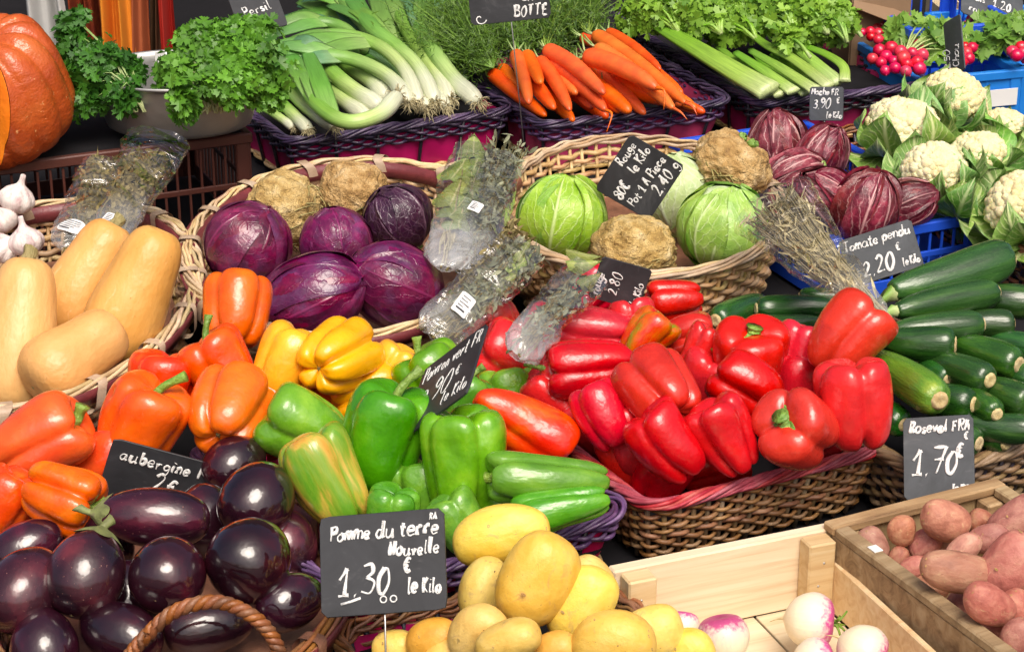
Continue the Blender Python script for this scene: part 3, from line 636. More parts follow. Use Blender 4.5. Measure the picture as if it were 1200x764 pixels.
def ico_unit():
    import bmesh
    bm = bmesh.new(); bmesh.ops.create_icosphere(bm, subdivisions=2, radius=1)
    v = np.array([x.co[:] for x in bm.verts]); f = np.array([[q.index for q in x.verts] for x in bm.faces]); bm.free(); return v, f
ICOV, ICOF = ico_unit()
def curd_mesh(seed):
    r_ = np.random.RandomState(seed); mb = MB(); N = 105; i = np.arange(N)
    z = 1 - (i + .5) / N * 1.15; ph = i * 2.39996
    d = np.stack([np.sqrt(np.maximum(0, 1 - z * z)) * np.cos(ph), np.sqrt(np.maximum(0, 1 - z * z)) * np.sin(ph), z * .8], -1)
    for k in range(N):
        R = r_.uniform(.055, .135); v = ICOV * R; w = v * (1 + .12 * snoise(v / R, seed * 7 + k, 5.5)[:, None]); c = d[k] * (.47 - R * .75 + r_.uniform(-.012, .012) + .03 * snoise(d[k][None], seed, 3)[0])
        mb.add(w * [1, 1, .9] + c, ICOF)
    mb.add(ICOV * [.38, .38, .33], ICOF); return mb.mesh('curd', M['curd'])
CURD = [curd_mesh(1), curd_mesh(2)]
def curved_leaf(name, mat, L, W, seed, cup=.5, back=.25, mid=.05, ruf=.05, nu=11, nv=16, base=.25):
    A = np.linspace(-1, 1, nu); B = np.linspace(0, 1, nv); b, a = np.meshgrid(B, A, indexing='ij')
    w = W * (base * (1 - b) ** 2 + np.sin(np.clip(b, 0, 1) ** .8 * pi) ** .7) * .5
    x = a * w; z = L * (b - .12 * a * a * b); y = -cup * L * np.sin(b * 1.9) * .6 + back * L * b ** 3 - .35 * w * a * a + ruf * L * np.sin(b * 11 + a * 3 + seed) * np.abs(a) ** 1.5 * .5
    y = y - mid * W * np.exp(-(a / .12) ** 2) * (1 - .7 * b)
    v = np.stack([x, y, z], -1); mb = MB(); mb.add(v, grid_faces(nv, nu), np.stack([a, b, np.zeros_like(a)], -1)); return mb.mesh(name, M[mat])
CLEAF = [curved_leaf('leaf', 'cauleaf', .8, .62, s_, c_, b_) for s_, c_, b_ in ((1, .75, .1), (2, .65, .35), (3, .85, -.05))]
def cauliflower(px, py, h, a, tw, W, label, v=0, nleaf=8, seed=1, scale_leaf=1.0, cover=0.0):
    p = P(px, py, h); s = mpp(p); o = link('cauliflower', None, frame(svec(a, tw), 0, W * s, W * s, W * s, p), None, label, 'cauliflower', 'cauliflowers in the brown basket')
    wrap_leaves(o, 6, seed + 50); link('curd', CURD[v], Matrix.Scale(.93, 4), o); r_ = random.Random(seed)
    for i in range(nleaf):
        t = i * 2 * pi / nleaf + r_.uniform(-.2, .2); k = scale_leaf * r_.uniform(.9, 1.3)
        Mx = Matrix.Rotation(t, 4, 'Z') @ Matrix.Translation((0, .17, -.36)) @ Matrix.Rotation(radians(r_.uniform(-48, -14) + cover), 4, 'X') @ Matrix.Scale(k, 4)
        link('leaf', CLEAF[i % 3], Mx @ Matrix.Rotation(pi, 4, 'Z') @ Matrix.Rotation(0, 4, 'X'), o)

def wrap_leaves(o, n, seed):
    r_ = random.Random(seed)
    for i in range(n):
        t = r_.uniform(0, 6.28); Mx = Matrix.Rotation(t, 4, 'Z') @ Matrix.Translation((0, .26, -.36)) @ Matrix.Rotation(radians(r_.uniform(-14, 6)), 4, 'X') @ Matrix.Scale(r_.uniform(.72, .95), 4) @ Matrix.Rotation(pi, 4, 'Z'); link('leaf', CLEAF[i % 3], Mx, o)
# --- scattered small leaves
def leaf_outline(kind):
    if kind == 'parsley': pts = [(0, -.5), (.05, -.16), (.30, -.34), (.36, -.20), (.54, -.14), (.42, 0), (.50, .14), (.24, .10), (.10, .12), (.30, .34), (.20, .42), (.16, .54), (.06, .46), (0, .60), (-.06, .46), (-.16, .54), (-.20, .42), (-.30, .34), (-.10, .12), (-.24, .10), (-.50, .14), (-.42, 0), (-.54, -.14), (-.36, -.20), (-.30, -.34), (-.05, -.16)]
    elif kind == 'bay': pts = [(0, -.5), (.08, -.35), (.16, -.1), (.15, .15), (.08, .35), (0, .5), (-.08, .35), (-.15, .15), (-.16, -.1), (-.08, -.35)]
    else: pts = [(0, -.5), (.06, -.1), (.05, .2), (0, .5), (-.05, .2), (-.06, -.1)]
    return np.array(pts)
def scatter(mb, pts, nrmls, size, kind='parsley', seed=0, fold=.25, spin=None, shade=None):
    r_ = np.random.RandomState(seed); o2 = leaf_outline(kind); n = len(pts); k = len(o2)
    nz = nrmls + r_.normal(size=(n, 3)) * .45; nz /= np.linalg.norm(nz, axis=1)[:, None]
    t = r_.normal(size=(n, 3)) if spin is None else spin + r_.normal(size=(n, 3)) * .35
    t -= (t * nz).sum(1)[:, None] * nz; t /= np.linalg.norm(t, axis=1)[:, None] + 1e-9; s = np.cross(t, nz)
    sz = size * r_.uniform(.65, 1.25, n)
    loc = np.vstack([[0, 0], o2]); zz = np.concatenate([[.0], fold * np.abs(o2[:, 0]) - .15 * o2[:, 1] ** 2])
    v = pts[:, None] + sz[:, None, None] * (s[:, None] * loc[None, :, 0, None] + t[:, None] * loc[None, :, 1, None] + nz[:, None] * zz[None, :, None])
    st = np.zeros((n, k + 1, 3)); st[..., 2] = (r_.rand(n) if shade is None else shade)[:, None]
    f = np.array([[0, 1 + i, 1 + (i + 1) % k] for i in range(k)])
    F = (np.arange(n)[:, None, None] * (k + 1) + f[None]).reshape(-1, 3)
    mb.add(v.reshape(-1, 3), F, st.reshape(-1, 3))
def sprigs(mb, pts, d, per, rad, size, seed, fold=.3, kind='parsley'):
    r_ = np.random.RandomState(seed + 77); n = len(pts)
    dn = d / np.linalg.norm(d, axis=1)[:, None]; t = r_.normal(size=(n, per, 3)); t -= (t * dn[:, None]).sum(-1)[..., None] * dn[:, None] * .8; t /= np.linalg.norm(t, axis=-1)[..., None]
    p = pts[:, None] + t * (rad * r_.uniform(.25, 1, (n, per, 1))) - dn[:, None] * (rad * .4 * r_.rand(n, per, 1))
    sh = np.clip(r_.rand(n, 1) * .75 + r_.rand(n, per) * .3, 0, 1)
    scatter(mb, p.reshape(-1, 3), np.repeat(dn, per, 0) + t.reshape(-1, 3) * .5, size, kind, seed, fold, spin=t.reshape(-1, 3) * 2, shade=sh.ravel())
def dome(c, rad, n, seed, low=-.3, inner=.35):
    """points in an ellipsoid's outer shell (c centre, rad three axis vectors)"""
    r_ = np.random.RandomState(seed); d = r_.normal(size=(n * 3, 3)); d /= np.linalg.norm(d, axis=1)[:, None]; d = d[d[:, 2] > low][:n]
    q = (inner + (1 - inner) * r_.rand(len(d)) ** .5)[:, None]; lump = 1 + .14 * snoise(d, seed, 4)[:, None]
    return c + (d * q * lump) * rad, d

# ------------------------------------------------------------------ wicker, crates
def ellipse(rx, ry, n):
    a = np.linspace(0, 2 * pi, 721); p = np.stack([rx * np.cos(a), ry * np.sin(a)], -1); return resample(p, n)
def rrect(w, d, r, n):
    pts = []
    for cx, cy, a0 in ((w / 2 - r, d / 2 - r, 0), (-w / 2 + r, d / 2 - r, 90), (-w / 2 + r, -d / 2 + r, 180), (w / 2 - r, -d / 2 + r, 270)):
        for k in range(9): a = radians(a0 + k * 11.25); pts.append((cx + r * cos(a), cy + r * sin(a)))
    pts.append(pts[0]); return resample(np.array(pts), n)
def resample(p, n):
    s = np.concatenate([[0], np.cumsum(np.linalg.norm(np.diff(p, axis=0), axis=1))]); u = np.linspace(0, s[-1], n, endpoint=False)
    q = np.stack([np.interp(u, s, p[:, 0]), np.interp(u, s, p[:, 1])], -1)
    t = np.roll(q, -1, 0) - np.roll(q, 1, 0); nn = np.stack([t[:, 1], -t[:, 0]], -1); nn /= np.linalg.norm(nn, axis=1)[:, None] + 1e-9
    return q, nn, s[-1]
def weave(path, z0, z1, rows, H, flare, spacing, rad, amp, mat, parent, name='weave', zwave=None, gap=1.0):
    q, nn, per = path; n = len(q); mb = MB(); u = np.arange(n) / n; ns = max(8, int(per / spacing / 2) * 2)
    for i in range(rows):
        z = z0 + (z1 - z0) * (i + .5) / rows; k = 1 - flare * (1 - z / H)
        w = amp * np.cos(pi * (ns * u + i)) + rng.uniform(-.0006, .0006)
        p3 = np.concatenate([q * k + nn * w[:, None], np.full((n, 1), z)], 1); p3[:, 2] += .0012 * np.sin(2 * pi * ns * u / 2 + i * 2.1)
        if zwave is not None: p3[:, 2] += zwave * z / H
        tube(mb, p3, rad * rng.uniform(.85, 1.15), 5, closed=True, up=(0, 0, 1), rnd=rng.random())
    link(name, mb.mesh(name, mat), None, parent, kind='stuff')
    return ns
def stakes(path, ns, z0, z1, H, flare, rad, mat, parent, step=1, off=0.0, zwave=None):
    q, nn, per = path; n = len(q); mb = MB()
    for i in range(0, ns, step):
        j = int(i / ns * n) % n; zw = 0 if zwave is None else zwave[j]
        a = np.append(q[j] * (1 - flare * (1 - z0 / H)) + nn[j] * off, z0 + zw * z0 / H); b = np.append(q[j] * (1 - flare * (1 - z1 / H)) + nn[j] * off, z1 + zw * z1 / H)
        tube(mb, [a, (a + b) / 2, b], rad, 5, up=(.9, .3, .1), rnd=rng.random())
    link('stakes', mb.mesh('stakes', mat), None, parent, kind='stuff')
def rim(path, z, k, strands, R, rad, turns, mat, parent, zwave=None, name='rim_strand', mats=None):
    q, nn, per = path; n = len(q); u = np.arange(n) / n
    for s in range(strands):
        ph = 2 * pi * (turns * u + s / strands)
        wob = .0015 * np.sin(2 * pi * (u * 13 + s * .37)) + .001 * np.sin(2 * pi * (u * 29 + s))
        p3 = np.concatenate([q * k + nn * (R * np.cos(ph) + wob)[:, None], (z + R * .8 * np.sin(ph) + wob)[:, None]], 1)
        if zwave is not None: p3[:, 2] += zwave
        mb = MB(); tube(mb, p3, rad * (1 + .12 * np.sin(u * 2 * pi * 7 + s)), 7, closed=True, up=(0, 0, 1), rnd=rng.random()); link(name, mb.mesh(name, mats[s % len(mats)] if mats else mat), None, parent)
def floor_part(path, z, k, mat, parent, name='base'):
    q, nn, per = path; mb = MB(); m = len(q); v = np.concatenate([q * k, np.full((m, 1), z)], 1); v2 = v - [0, 0, .006]
    mb.add(np.vstack([v, v2]), [list(range(m)), list(range(m, 2 * m))[::-1]] + [[i, i + m, (i + 1) % m + m, (i + 1) % m] for i in range(m)])
    link(name, mb.mesh(name, mat, False), None, parent)
def liner(path, z0, z1, H, flare, k, mat, parent, name='lining', crease=.003):
    q, nn, per = path; n = len(q); mb = MB(); rows = []
    for z in np.linspace(z0, z1, 6):
        kk = (1 - flare * (1 - z / H)) * k; w = crease * np.sin(np.arange(n) / n * 2 * pi * 17 + z * 60)
        rows.append(np.concatenate([q * kk + nn * w[:, None], np.full((n, 1), z)], 1))
    mb.add(np.array(rows), grid_faces(6, n, True)); link(name, mb.mesh(name, mat), None, parent)
def corners(FL, FR, BL, h, base=0.0):
    a, b, c = P(*FL, h), P(*FR, h), P(*BL, h); e1 = b - a; e2 = c - a; w, d = np.linalg.norm(e1), np.linalg.norm(e2)
    t1, t2 = math.atan2(e1[1], e1[0]), math.atan2(e2[1], e2[0]) - pi / 2; t = (t1 + t2) / 2     # share the error of the right angle
    ex, ey, ez = np.array([cos(t), sin(t), 0]), np.array([-sin(t), cos(t), 0]), np.array([0, 0, 1.0])
    m = (b + c) / 2; Mx = Matrix.Identity(4)
    for r in range(3): Mx[r][0], Mx[r][1], Mx[r][2] = ex[r], ey[r], ez[r]
    Mx[0][3], Mx[1][3], Mx[2][3] = m[0], m[1], base
    return Mx, w, d
def tray(FL, FR, BL, h, label, name='wicker_tray', cat='tray', group='wicker trays', side='w_mix', rimm='w_mix', full=False, lining='lining', base=.006, rad=.0033, rimr=.0027, rows=5, strands=7, floor_z=.05, turns=None, stake_mat='w_black', rmats=None):
    Mx, w, d = corners(FL, FR, BL, h, base); o = root(name, Mx, label, cat, group); H = h - base
    pth = rrect(w, d, .035, 360); per = pth[2]; fl = .10
    z0 = .006 if full else H * .66
    ns = weave(pth, z0, H - .008, rows if full else 4, H, fl, .022, rad, .0042, M[side], o)
    stakes(pth, ns, 0.0, H, H, fl, .0035, M[stake_mat], o, step=1 if full else 4)
    rim(pth, H, 1.0, strands, .0072, rimr, turns or int(per / .16), M[rimm], o, mats=rmats)
    if lining: liner(pth, .004, H - .012, H, fl, .975, M[lining], o)
    if not full: rim(pth, .012, 1 - fl * .95, 2, .004, .004, int(per / .12), M['w_tan'], o, name='base_strand')
    floor_part(pth, floor_z, .93, M['cloth_dark'], o)
    return o, Mx, w, d, pth
def round_basket(cx, cy, rx_px, y_top, y_bot, h, label, tilt=0, band='band', weave_mat='w_tan', rim_mat='w_pale', name='round_basket', base=.01, rot=0.0, group='round willow baskets', rows=11, bandspan=None, floor_z=.06):
    a, b = P(cx, y_top, h), P(cx, y_bot, h); ry = (a[1] - b[1]) / 2; c = (a + b) / 2; rx = rx_px * mpp(P(cx, cy, h)); c[0] = P(cx, cy, h)[0]
    Mx = trans((c[0], c[1], base)) @ Matrix.Rotation(radians(rot), 4, 'Z'); o = root(name, Mx, label, 'basket', group); H = h - base
    pth = ellipse(rx, ry, 420); per = pth[2]; fl = .16
    ns = weave(pth, .01, H - .012, rows, H, fl, .026, .0046, .0048, M[weave_mat], o)
    stakes(pth, ns, 0.0, H, H, fl, .0036, M[weave_mat], o)
    rim(pth, H, 1.0, 6, .0072, .0031, int(per / .30), M[rim_mat], o)
    q, nn, _ = pth; n = len(q)
    # splint band inside and outside the rim, lashed with pale strips
    q, nn, _ = pth; n = len(q); u = np.arange(n) / n * 360
    spans = bandspan or [(0, 360)]
    for lo, hi in spans:
        J = np.arange(int(lo / 360 * n), int(hi / 360 * n) + (0 if hi - lo >= 360 else 1)); full = hi - lo >= 360; J = J % n
        for o0, o1 in ((-.0125, -.0085), (.0085, .0125)):
            rows_ = []
            for off, z in ((o0, H - .022), (o1, H - .022), (o1, H + .001), (o0, H + .001)):
                rows_.append(np.concatenate([q[J] * (1 - fl * (1 - z / H)) + nn[J] * off, np.full((len(J), 1), z)], 1))
            mb = MB(); mb.add(np.array(rows_), grid_faces(4, len(J), full, True)); link('band', mb.mesh('band', M[band]), None, o)
        K = max(2, int((hi - lo) / 24))
        for i in range(K):
            j = J[int((i + .5) / K * len(J))]; no = np.append(nn[j], 0); tn = np.array([-nn[j][1], nn[j][0], 0]); c0 = np.append(q[j], H - .012)
            ring = np.array([c0 + no * (.0175 * np.sign(cos(x)) * abs(cos(x)) ** .5 - .001) + np.array([0, 0, .021 * np.sign(sin(x)) * abs(sin(x)) ** .5]) + tn * .010 * sin(x) for x in np.linspace(0, 2 * pi, 24, endpoint=False)])
            tg, _, _ = frames(ring, tn, True); mb = MB(); A = ring - tn * .0085; B = ring + tn * .0085; mb.add(np.array([A, B]), grid_faces(2, 24, True)); link('lashing', mb.mesh('lashing', M[rim_mat]), None, o)
    floor_part(pth, floor_z, .86, M['w_brown'], o); floor_part(pth, .004, .84, M[weave_mat], o, 'base')
    return o, Mx, rx, ry
def crate_plastic(FL, FR, BL, h, mat, label, base=.006, solid=False, wall=.006, bars=None, name='plastic_crate', group='blue plastic crates', open_back=False, pitch=.022, floor_z=.03):
    Mx, w, d = corners(FL, FR, BL, h, base); o = root(name, Mx, label, 'crate', group); H = h - base; m = M[mat]
    for nm, c, s in (('wall', (0, -d / 2, 0), (w, 'x')), ('wall', (0, d / 2, 0), (w, 'x')), ('wall', (-w / 2, 0, 0), (d, 'y')), ('wall', (w / 2, 0, 0), (d, 'y'))):
        L, ax = s; mb = MB(); R = None if ax == 'x' else np.array([[0, -1, 0], [1, 0, 0], [0, 0, 1]])
        def bx(c2, dd):
            c3 = np.array(c2, float); c3 = R @ c3 if R is not None else c3; box(mb, c3 + np.array(c), dd, 0, R)
        bx((0, 0, H - .009), (L + .012, .014, .018)); bx((0, 0, H * .52), (L, wall, .010)); bx((0, 0, .014), (L, wall, .028))
        for sx in (-1, 1): bx((sx * (L / 2 - .012), 0, H / 2), (.022, wall + .003, H - .004))
        if solid: bx((0, .0006, H / 2), (L - .02, wall * .5, H - .02))
        wl = link('wall', mb.mesh('wall', m, False), None, o)
        k = int(L / (pitch * (3 if solid else 1))); me = None
        for i in range(1, k):
            if me is None:
                mb = MB(); mb_s = MB(); box(mb_s, (0, 0, 0), (.0045, .004, H - .05), 0); me = mb_s.mesh('slat', m, False)
            x = -L / 2 + L * i / k; c3 = np.array([x, 0, H / 2 + .004]); c3 = R @ c3 if R is not None else c3
            Mt = trans(c3 + np.array(c))
            if R is not None: Mt = Mt @ Matrix.Rotation(pi / 2, 4, 'Z')
            link('slat', me, Mt, wl)
    mb = MB(); box(mb, (0, 0, floor_z), (w - .014, d - .014, .006)); link('base', mb.mesh('base', M['cloth_dark'] if mat == 'brownplastic' else m, False), None, o)
    return o, Mx, w, d

# ------------------------------------------------------------------ handwriting: single-stroke letters, drawn as thin chalk ribbons
GLY = {
 'a': '46 44,26 50,8 34,8 14,24 0,42 14,47 46,46 14,58 0', 'b': '10 100,8 50,10 4/10 40,30 52,46 30,34 2,10 6', 'c': '44 42,24 50,6 26,20 0,46 8', 'd': '44 40,22 50,6 24,20 0,40 12,46 60,48 104,46 20,56 0',
 'e': '8 24,42 30,34 50,14 46,6 22,20 0,46 8', 'f': '46 92,30 100,20 70,16 -10/4 52,40 54', 'g': '44 42,22 50,8 28,24 8,44 24,46 46,46 -10,28 -34,6 -24', 'h': '10 100,8 0/10 34,30 52,42 36,42 0', 'i': '10 48,8 10,16 0/12 68,13 72',
 'k': '10 100,8 0/42 50,10 24,44 0', 'l': '12 100,8 40,10 6,22 0', 'm': '8 50,8 0/8 34,22 50,32 34,32 0/32 34,48 50,58 34,58 0', 'n': '8 50,8 0/8 34,26 52,40 36,40 0', 'o': '26 50,6 32,10 6,28 0,46 20,40 44,26 50,36 46',
 'p': '10 50,8 -36/10 36,30 52,46 30,32 2,10 10', 'r': '8 50,10 0/10 30,24 48,40 48', 's': '40 44,22 50,12 36,36 18,30 2,6 6', 't': '20 86,16 20,24 0,36 4/2 56,38 58', 'u': '8 50,8 12,22 0,40 14/42 50,42 10,52 0', 'v': '4 50,20 0/20 0,40 52', 'w': '4 50,16 0/16 0,28 36/28 36,40 0/40 0,54 52', 'x': '6 50,40 0/40 50,6 0', 'z': '6 48,40 48/40 48,8 0/8 0,44 2',
 'A': '4 0,26 98/26 98,48 0/12 36,42 38', 'B': '10 0,10 98/10 96,40 84,34 56,12 52/12 52,46 40,42 8,10 2', 'C': '50 86,26 98,6 50,24 2,52 14', 'E': '46 96,10 98/10 98,8 2/8 2,48 4/10 52,40 52', 'F': '10 0,12 98/12 98,50 96/12 54,40 54', 'G': '50 84,26 98,6 50,24 2,48 12,48 44/30 44,54 44', 'I': '12 98,10 0', 'K': '10 98,10 0/48 96,12 48,50 0', 'L': '12 98,8 40,12 4,46 2', 'M': '6 0,12 98/12 98,32 40/32 40,52 98/52 98,58 0', 'N': '8 0,8 98/8 98,46 2/46 2,48 100', 'O': '28 98,6 60,12 8,32 0,52 40,44 88,28 98', 'P': '12 0,12 98/8 92,44 92,44 58,14 50', 'R': '12 0,12 98/10 94,46 90,40 56,14 50/24 50,50 0', 'T': '4 96,54 98/30 98,26 0', 'U': '8 98,8 30,24 0,44 24,46 98',
 '0': '28 98,8 60,12 10,30 0,48 40,42 88,28 98', '1': '4 58,30 98/30 98,26 0/8 0,46 2', '2': '8 80,28 100,44 78,30 40,6 2/6 2,52 6', '3': '8 92,34 96,40 70,20 54/20 54,48 36,36 2,6 8', '7': '6 94,50 96/50 96,22 0/14 50,46 52', '8': '28 54,10 76,28 98,44 76,28 54,8 24,28 0,48 26,28 54', '9': '46 78,26 98,10 74,28 52,46 74,44 30,22 0', '4': '40 0,40 98/40 98,6 34/6 34,54 36', '5': '46 96,14 96/14 96,12 56/12 56,42 50,42 10,8 4', '6': '42 94,14 60,8 20,28 0,46 22,30 44,10 26',
 '€': '50 86,28 94,12 50,28 4,52 12/2 60,40 62/2 40,36 42', '.': '8 4,12 2', "'": '10 98,6 82', '/': '2 0,40 100', '-': '4 40,36 42', '~': '2 0,26 10,56 6,90 16'}
def write(mb, text, x, y, size, w, slant=.12, rot=0.0, seed=0, sp=1.0, room=None):
    r_ = random.Random(seed + len(text)); c, s = cos(rot), sin(rot); cx = 0.0; sx = 1.0
    if room:
        wd = sum(.38 * sp if ch == ' ' else (max([float(q.split()[0]) for q in GLY[ch].replace('/', ',').split(',')]) / 100 + .14) * sp for ch in text) + .05
        sx = min(1, room / (wd * size))
    for ch in text:
        if ch == ' ': cx += .38 * sp; continue
        g = GLY.get(ch)
        if g is None: cx += .4; continue
        k = r_.uniform(.84, 1.12); dy = r_.uniform(-.06, .06); mxx = 0
        for stk in g.split('/'):
            pts = np.array([[float(q) for q in pr.split()] for pr in stk.split(',')]) / 100 * k; mxx = max(mxx, pts[:, 0].max())
            pts = pts + np.array([r_.gauss(0, .012), r_.gauss(0, .012) + dy]); pts[:, 0] += slant * pts[:, 1] + cx
            p3 = spline(np.c_[pts, np.zeros(len(pts))], max(4, 5 * len(pts))) * size
            X = x + c * p3[:, 0] * sx - s * p3[:, 1]; Y = y + s * p3[:, 0] * sx + c * p3[:, 1]
            ww = w * r_.uniform(.75, 1.25) * (1 + .45 * np.sin(np.linspace(0, r_.uniform(2, 6), len(X)) + r_.uniform(0, 6)))
            tube(mb, np.stack([X, Y, np.full(len(X), .0006)], -1), ww, 6, r2=.0005, up=(0, 0, 1))
        cx += (mxx + .14) * sp
def sign(TL, TR, BL, h, lines, label, grey=False, sgn=1, pin=None, k=1.0, thick=.003, w=.0016, name='price_board', extra=None, plen=.07):
    """blackboard through three photographed corners; depth differences solved so that the corner angle is right"""
    c = P(*TL, h); s = mpp(c); e1 = np.array([TR[0] - TL[0], -(TR[1] - TL[1])]) * s; e2 = np.array([BL[0] - TL[0], -(BL[1] - TL[1])]) * s
    g = float(e1 @ e2); d1 = sgn * sqrt(abs(g)) * k + 1e-6; d2 = -g / d1
    ex = e1[0] * cR + e1[1] * cU - d1 * cF; ey = -(e2[0] * cR + e2[1] * cU - d2 * cF)
    W, Hh = np.linalg.norm(ex), np.linalg.norm(ey); ex /= W; ey = ey - (ey @ ex) * ex; ey /= np.linalg.norm(ey); ez = np.cross(ex, ey)
    o_ = c - ey * Hh; Mx = Matrix.Identity(4)
    for r in range(3): Mx[r][0], Mx[r][1], Mx[r][2], Mx[r][3] = ex[r], ey[r], ez[r], o_[r]
    o = root(name, Mx, label, 'price sign', 'blackboard price signs')
    q, nn, _ = rrect(W, Hh, min(W, Hh) * .06, 48); q = q + [W / 2, Hh / 2]; mb = MB(); n = len(q); bb = .0006
    rows = [np.c_[q - nn * bb, np.zeros(n)], np.c_[q, np.full(n, -bb)], np.c_[q, np.full(n, -thick + bb)], np.c_[q - nn * bb, np.full(n, -thick)]]
    mb.add(np.array(rows), grid_faces(4, n, True).tolist() + [list(range(n)), list(range(3 * n, 4 * n))[::-1]]); link('panel', mb.mesh('panel', M['board_grey' if grey else 'board'], False), None, o)
    mb = MB()
    for i, ln in enumerate(lines):
        t, fx, fy, fs = ln[:4]; write(mb, t, fx * W, (1 - fy) * Hh, fs * Hh, w * (ln[4] if len(ln) > 4 else 1), rot=ln[5] if len(ln) > 5 else 0, seed=i * 17, sp=ln[6] if len(ln) > 6 else 1.0, room=None if len(ln) > 5 and ln[5] else (.975 - fx) * W)
    if extra: extra(mb, W, Hh)
    link('lettering', mb.mesh('lettering', M['chalk']), None, o)
    if pin:
        mb = MB(); tube(mb, [(W * pin, Hh * .25, -thick - .001), (W * pin, -.01, -thick - .001), (W * pin, -plen, -thick + .002)], .0011, 6); link('pin', mb.mesh('pin', M['pin']), None, o)
    return o
# ================================================================== SETTING
def ground():
    mb = MB(); mb.add([(-200, -200, 0), (200, -200, 0), (200, 200, 0), (-200, 200, 0)], [[0, 1, 2, 3]])
    b = NB('asphalt'); v = b.coord(rnd=False); n = b.noise(v, 60, 5, .7); c = b.ramp(n, [(.3, (.035, .035, .036)), (.7, (.07, .068, .066))])
    o = bpy.data.objects.new('ground', mb.mesh('ground', b.out(c, .85, b.bump(n, .4, .01)), False)); COL.objects.link(o); o['kind'] = 'structure'
ground()
def bench():
    o = root('stall_bench', Matrix.Identity(4), 'sloping market bench draped in black cloth under all the produce', 'bench')
    mb = MB(); box(mb, (0, 3.6, -.02), (4.4, 4.1, .04)); link('top', mb.mesh('top', M['cloth_dark'], False), None, o)
    Ti = T.inverted()
    for x in (-2.0, 2.0):
        for y in (1.75, 5.4):
            top = Vector((x, y, -.045)); w = T @ top; bot = Ti @ Vector((w.x, w.y, 0.002)); mb = MB(); bar(mb, bot, top, .06, .06, (1, 0, 0)); link('leg', mb.mesh('leg', M['oldwood'], False), None, o)
bench()
def wall():
    o = root('back_wall', trans((0, 5.72, 0)), 'dark painted board wall behind the stall', 'wall'); me = None
    for i in range(24):
        if me is None: mb = MB(); box(mb, (0, 0, 0), (.188, .03, 3.4)); me = mb.mesh('plank', plain('dark_painted_wood', (.012, .012, .013), .75), False)
        link('plank', me, trans((-2.2 + .19 * i, (i % 2) * .004, .6)), o)
wall()

def hanging(x0, x1, y0, y1, depth, mat, label, seed, folds=3, flare=.2):
    depth -= .45; k = depth / (cos(PITCH)) / FPX * 1.03; a, b = np.array([(x0 - 600) * k, depth, .02]), np.array([(x1 - 600) * k, depth, .02]); w = b[0] - a[0]; n, m = 26, 40; r_ = np.random.RandomState(seed); ph = r_.uniform(0, 6)
    t, u = np.meshgrid(np.linspace(0, 1, n), np.linspace(0, 1, m), indexing='ij'); top = 1.1
    x = (u - .5) * w * (1 - flare * (1 - t)) + .012 * np.sin(t * 5 + ph) + .012 * (1 - t) * np.sin(u * 5); y = .028 * np.sin(u * folds * 2 * pi + ph + t * 1.2) * (.4 + .6 * t) + .012 * np.sin(u * folds * 4.6 * pi + t * 3); z = (1 - t) * top
    mb = MB(); v = np.stack([x, y, z], -1); st = np.stack([u, t, 0 * t], -1)
    back = v + [0, .003, 0]; F = grid_faces(n, m); mb.add(v, F, st); mb.add(back, F[:, ::-1], st)
    o = link('hanging_cloth', mb.mesh('hanging_cloth', mat), trans(((a[0] + b[0]) / 2, a[1], a[2])), None, label, 'cloth', 'clothes hung behind the stall')
def fabric(name, c1, c2, sc=6):
    return skin(name, [(.35, c1), (.65, c2)], sc, rough=.9, coat=0, bump=(160, .3, .001), fine=None, spec=.2, vary=(.1, .01, .05))
hanging(76, 122, 0, 62, 5.0, fabric('grey_white_fabric', (.42, .42, .41), (.55, .55, .54)), 'greyish white cloth hanging straight down behind the pumpkin', 1, 1.2, .45)
hanging(122, 158, 0, 70, 5.02, fabric('rust_fabric', (.16, .025, .012), (.30, .06, .02), 40), 'rust red patterned cloth hanging next to the white one', 2, 2)
hanging(154, 187, 0, 80, 4.96, fabric('bright_orange_fabric', (.68, .20, .025), (.76, .27, .04)), 'bright orange cloth hanging above the gap between the parsley bunches', 3, 1.5)
hanging(186, 214, 0, 70, 5.0, fabric('burnt_orange_fabric', (.34, .09, .03), (.42, .13, .045)), 'burnt orange cloth hanging right of the bright orange cloth', 4, 1.3)
hanging(172, 192, 0, 60, 5.06, fabric('maroon_fabric', (.14, .006, .01), (.2, .012, .015)), 'dark maroon cloth glimpsed between the two orange cloths', 5, 1)
hanging(213, 228, 0, 70, 5.05, fabric('brown_fabric', (.12, .06, .03), (.18, .09, .045)), 'narrow brown cloth hanging just left of the red cloth', 6, 1)
hanging(224, 244, 0, 70, 5.0, fabric('red_fabric', (.42, .015, .02), (.52, .03, .03)), 'red cloth hanging at the right end of the row of clothes', 7, 1.3)
hanging(18, 40, 0, 62, 5.06, fabric('dusk_brown_fabric', (.10, .04, .03), (.14, .06, .04)), 'dull brown cloth hanging in the dark above the pumpkin', 8, 1)

# ================================================================== BACK ROW
# brown crate, with the pumpkin and the basin on its lid
BCM, bcw, bcd = None, 0, 0
_, BCM, bcw, bcd = crate_plastic((-130, 200), (312, 161), (-200, 132), .20, 'brownplastic', 'red-brown slatted plastic crate carrying the pumpkin and the basin', name='plastic_crate', group=None, pitch=.021, floor_z=.19)
CR_TOP = .205

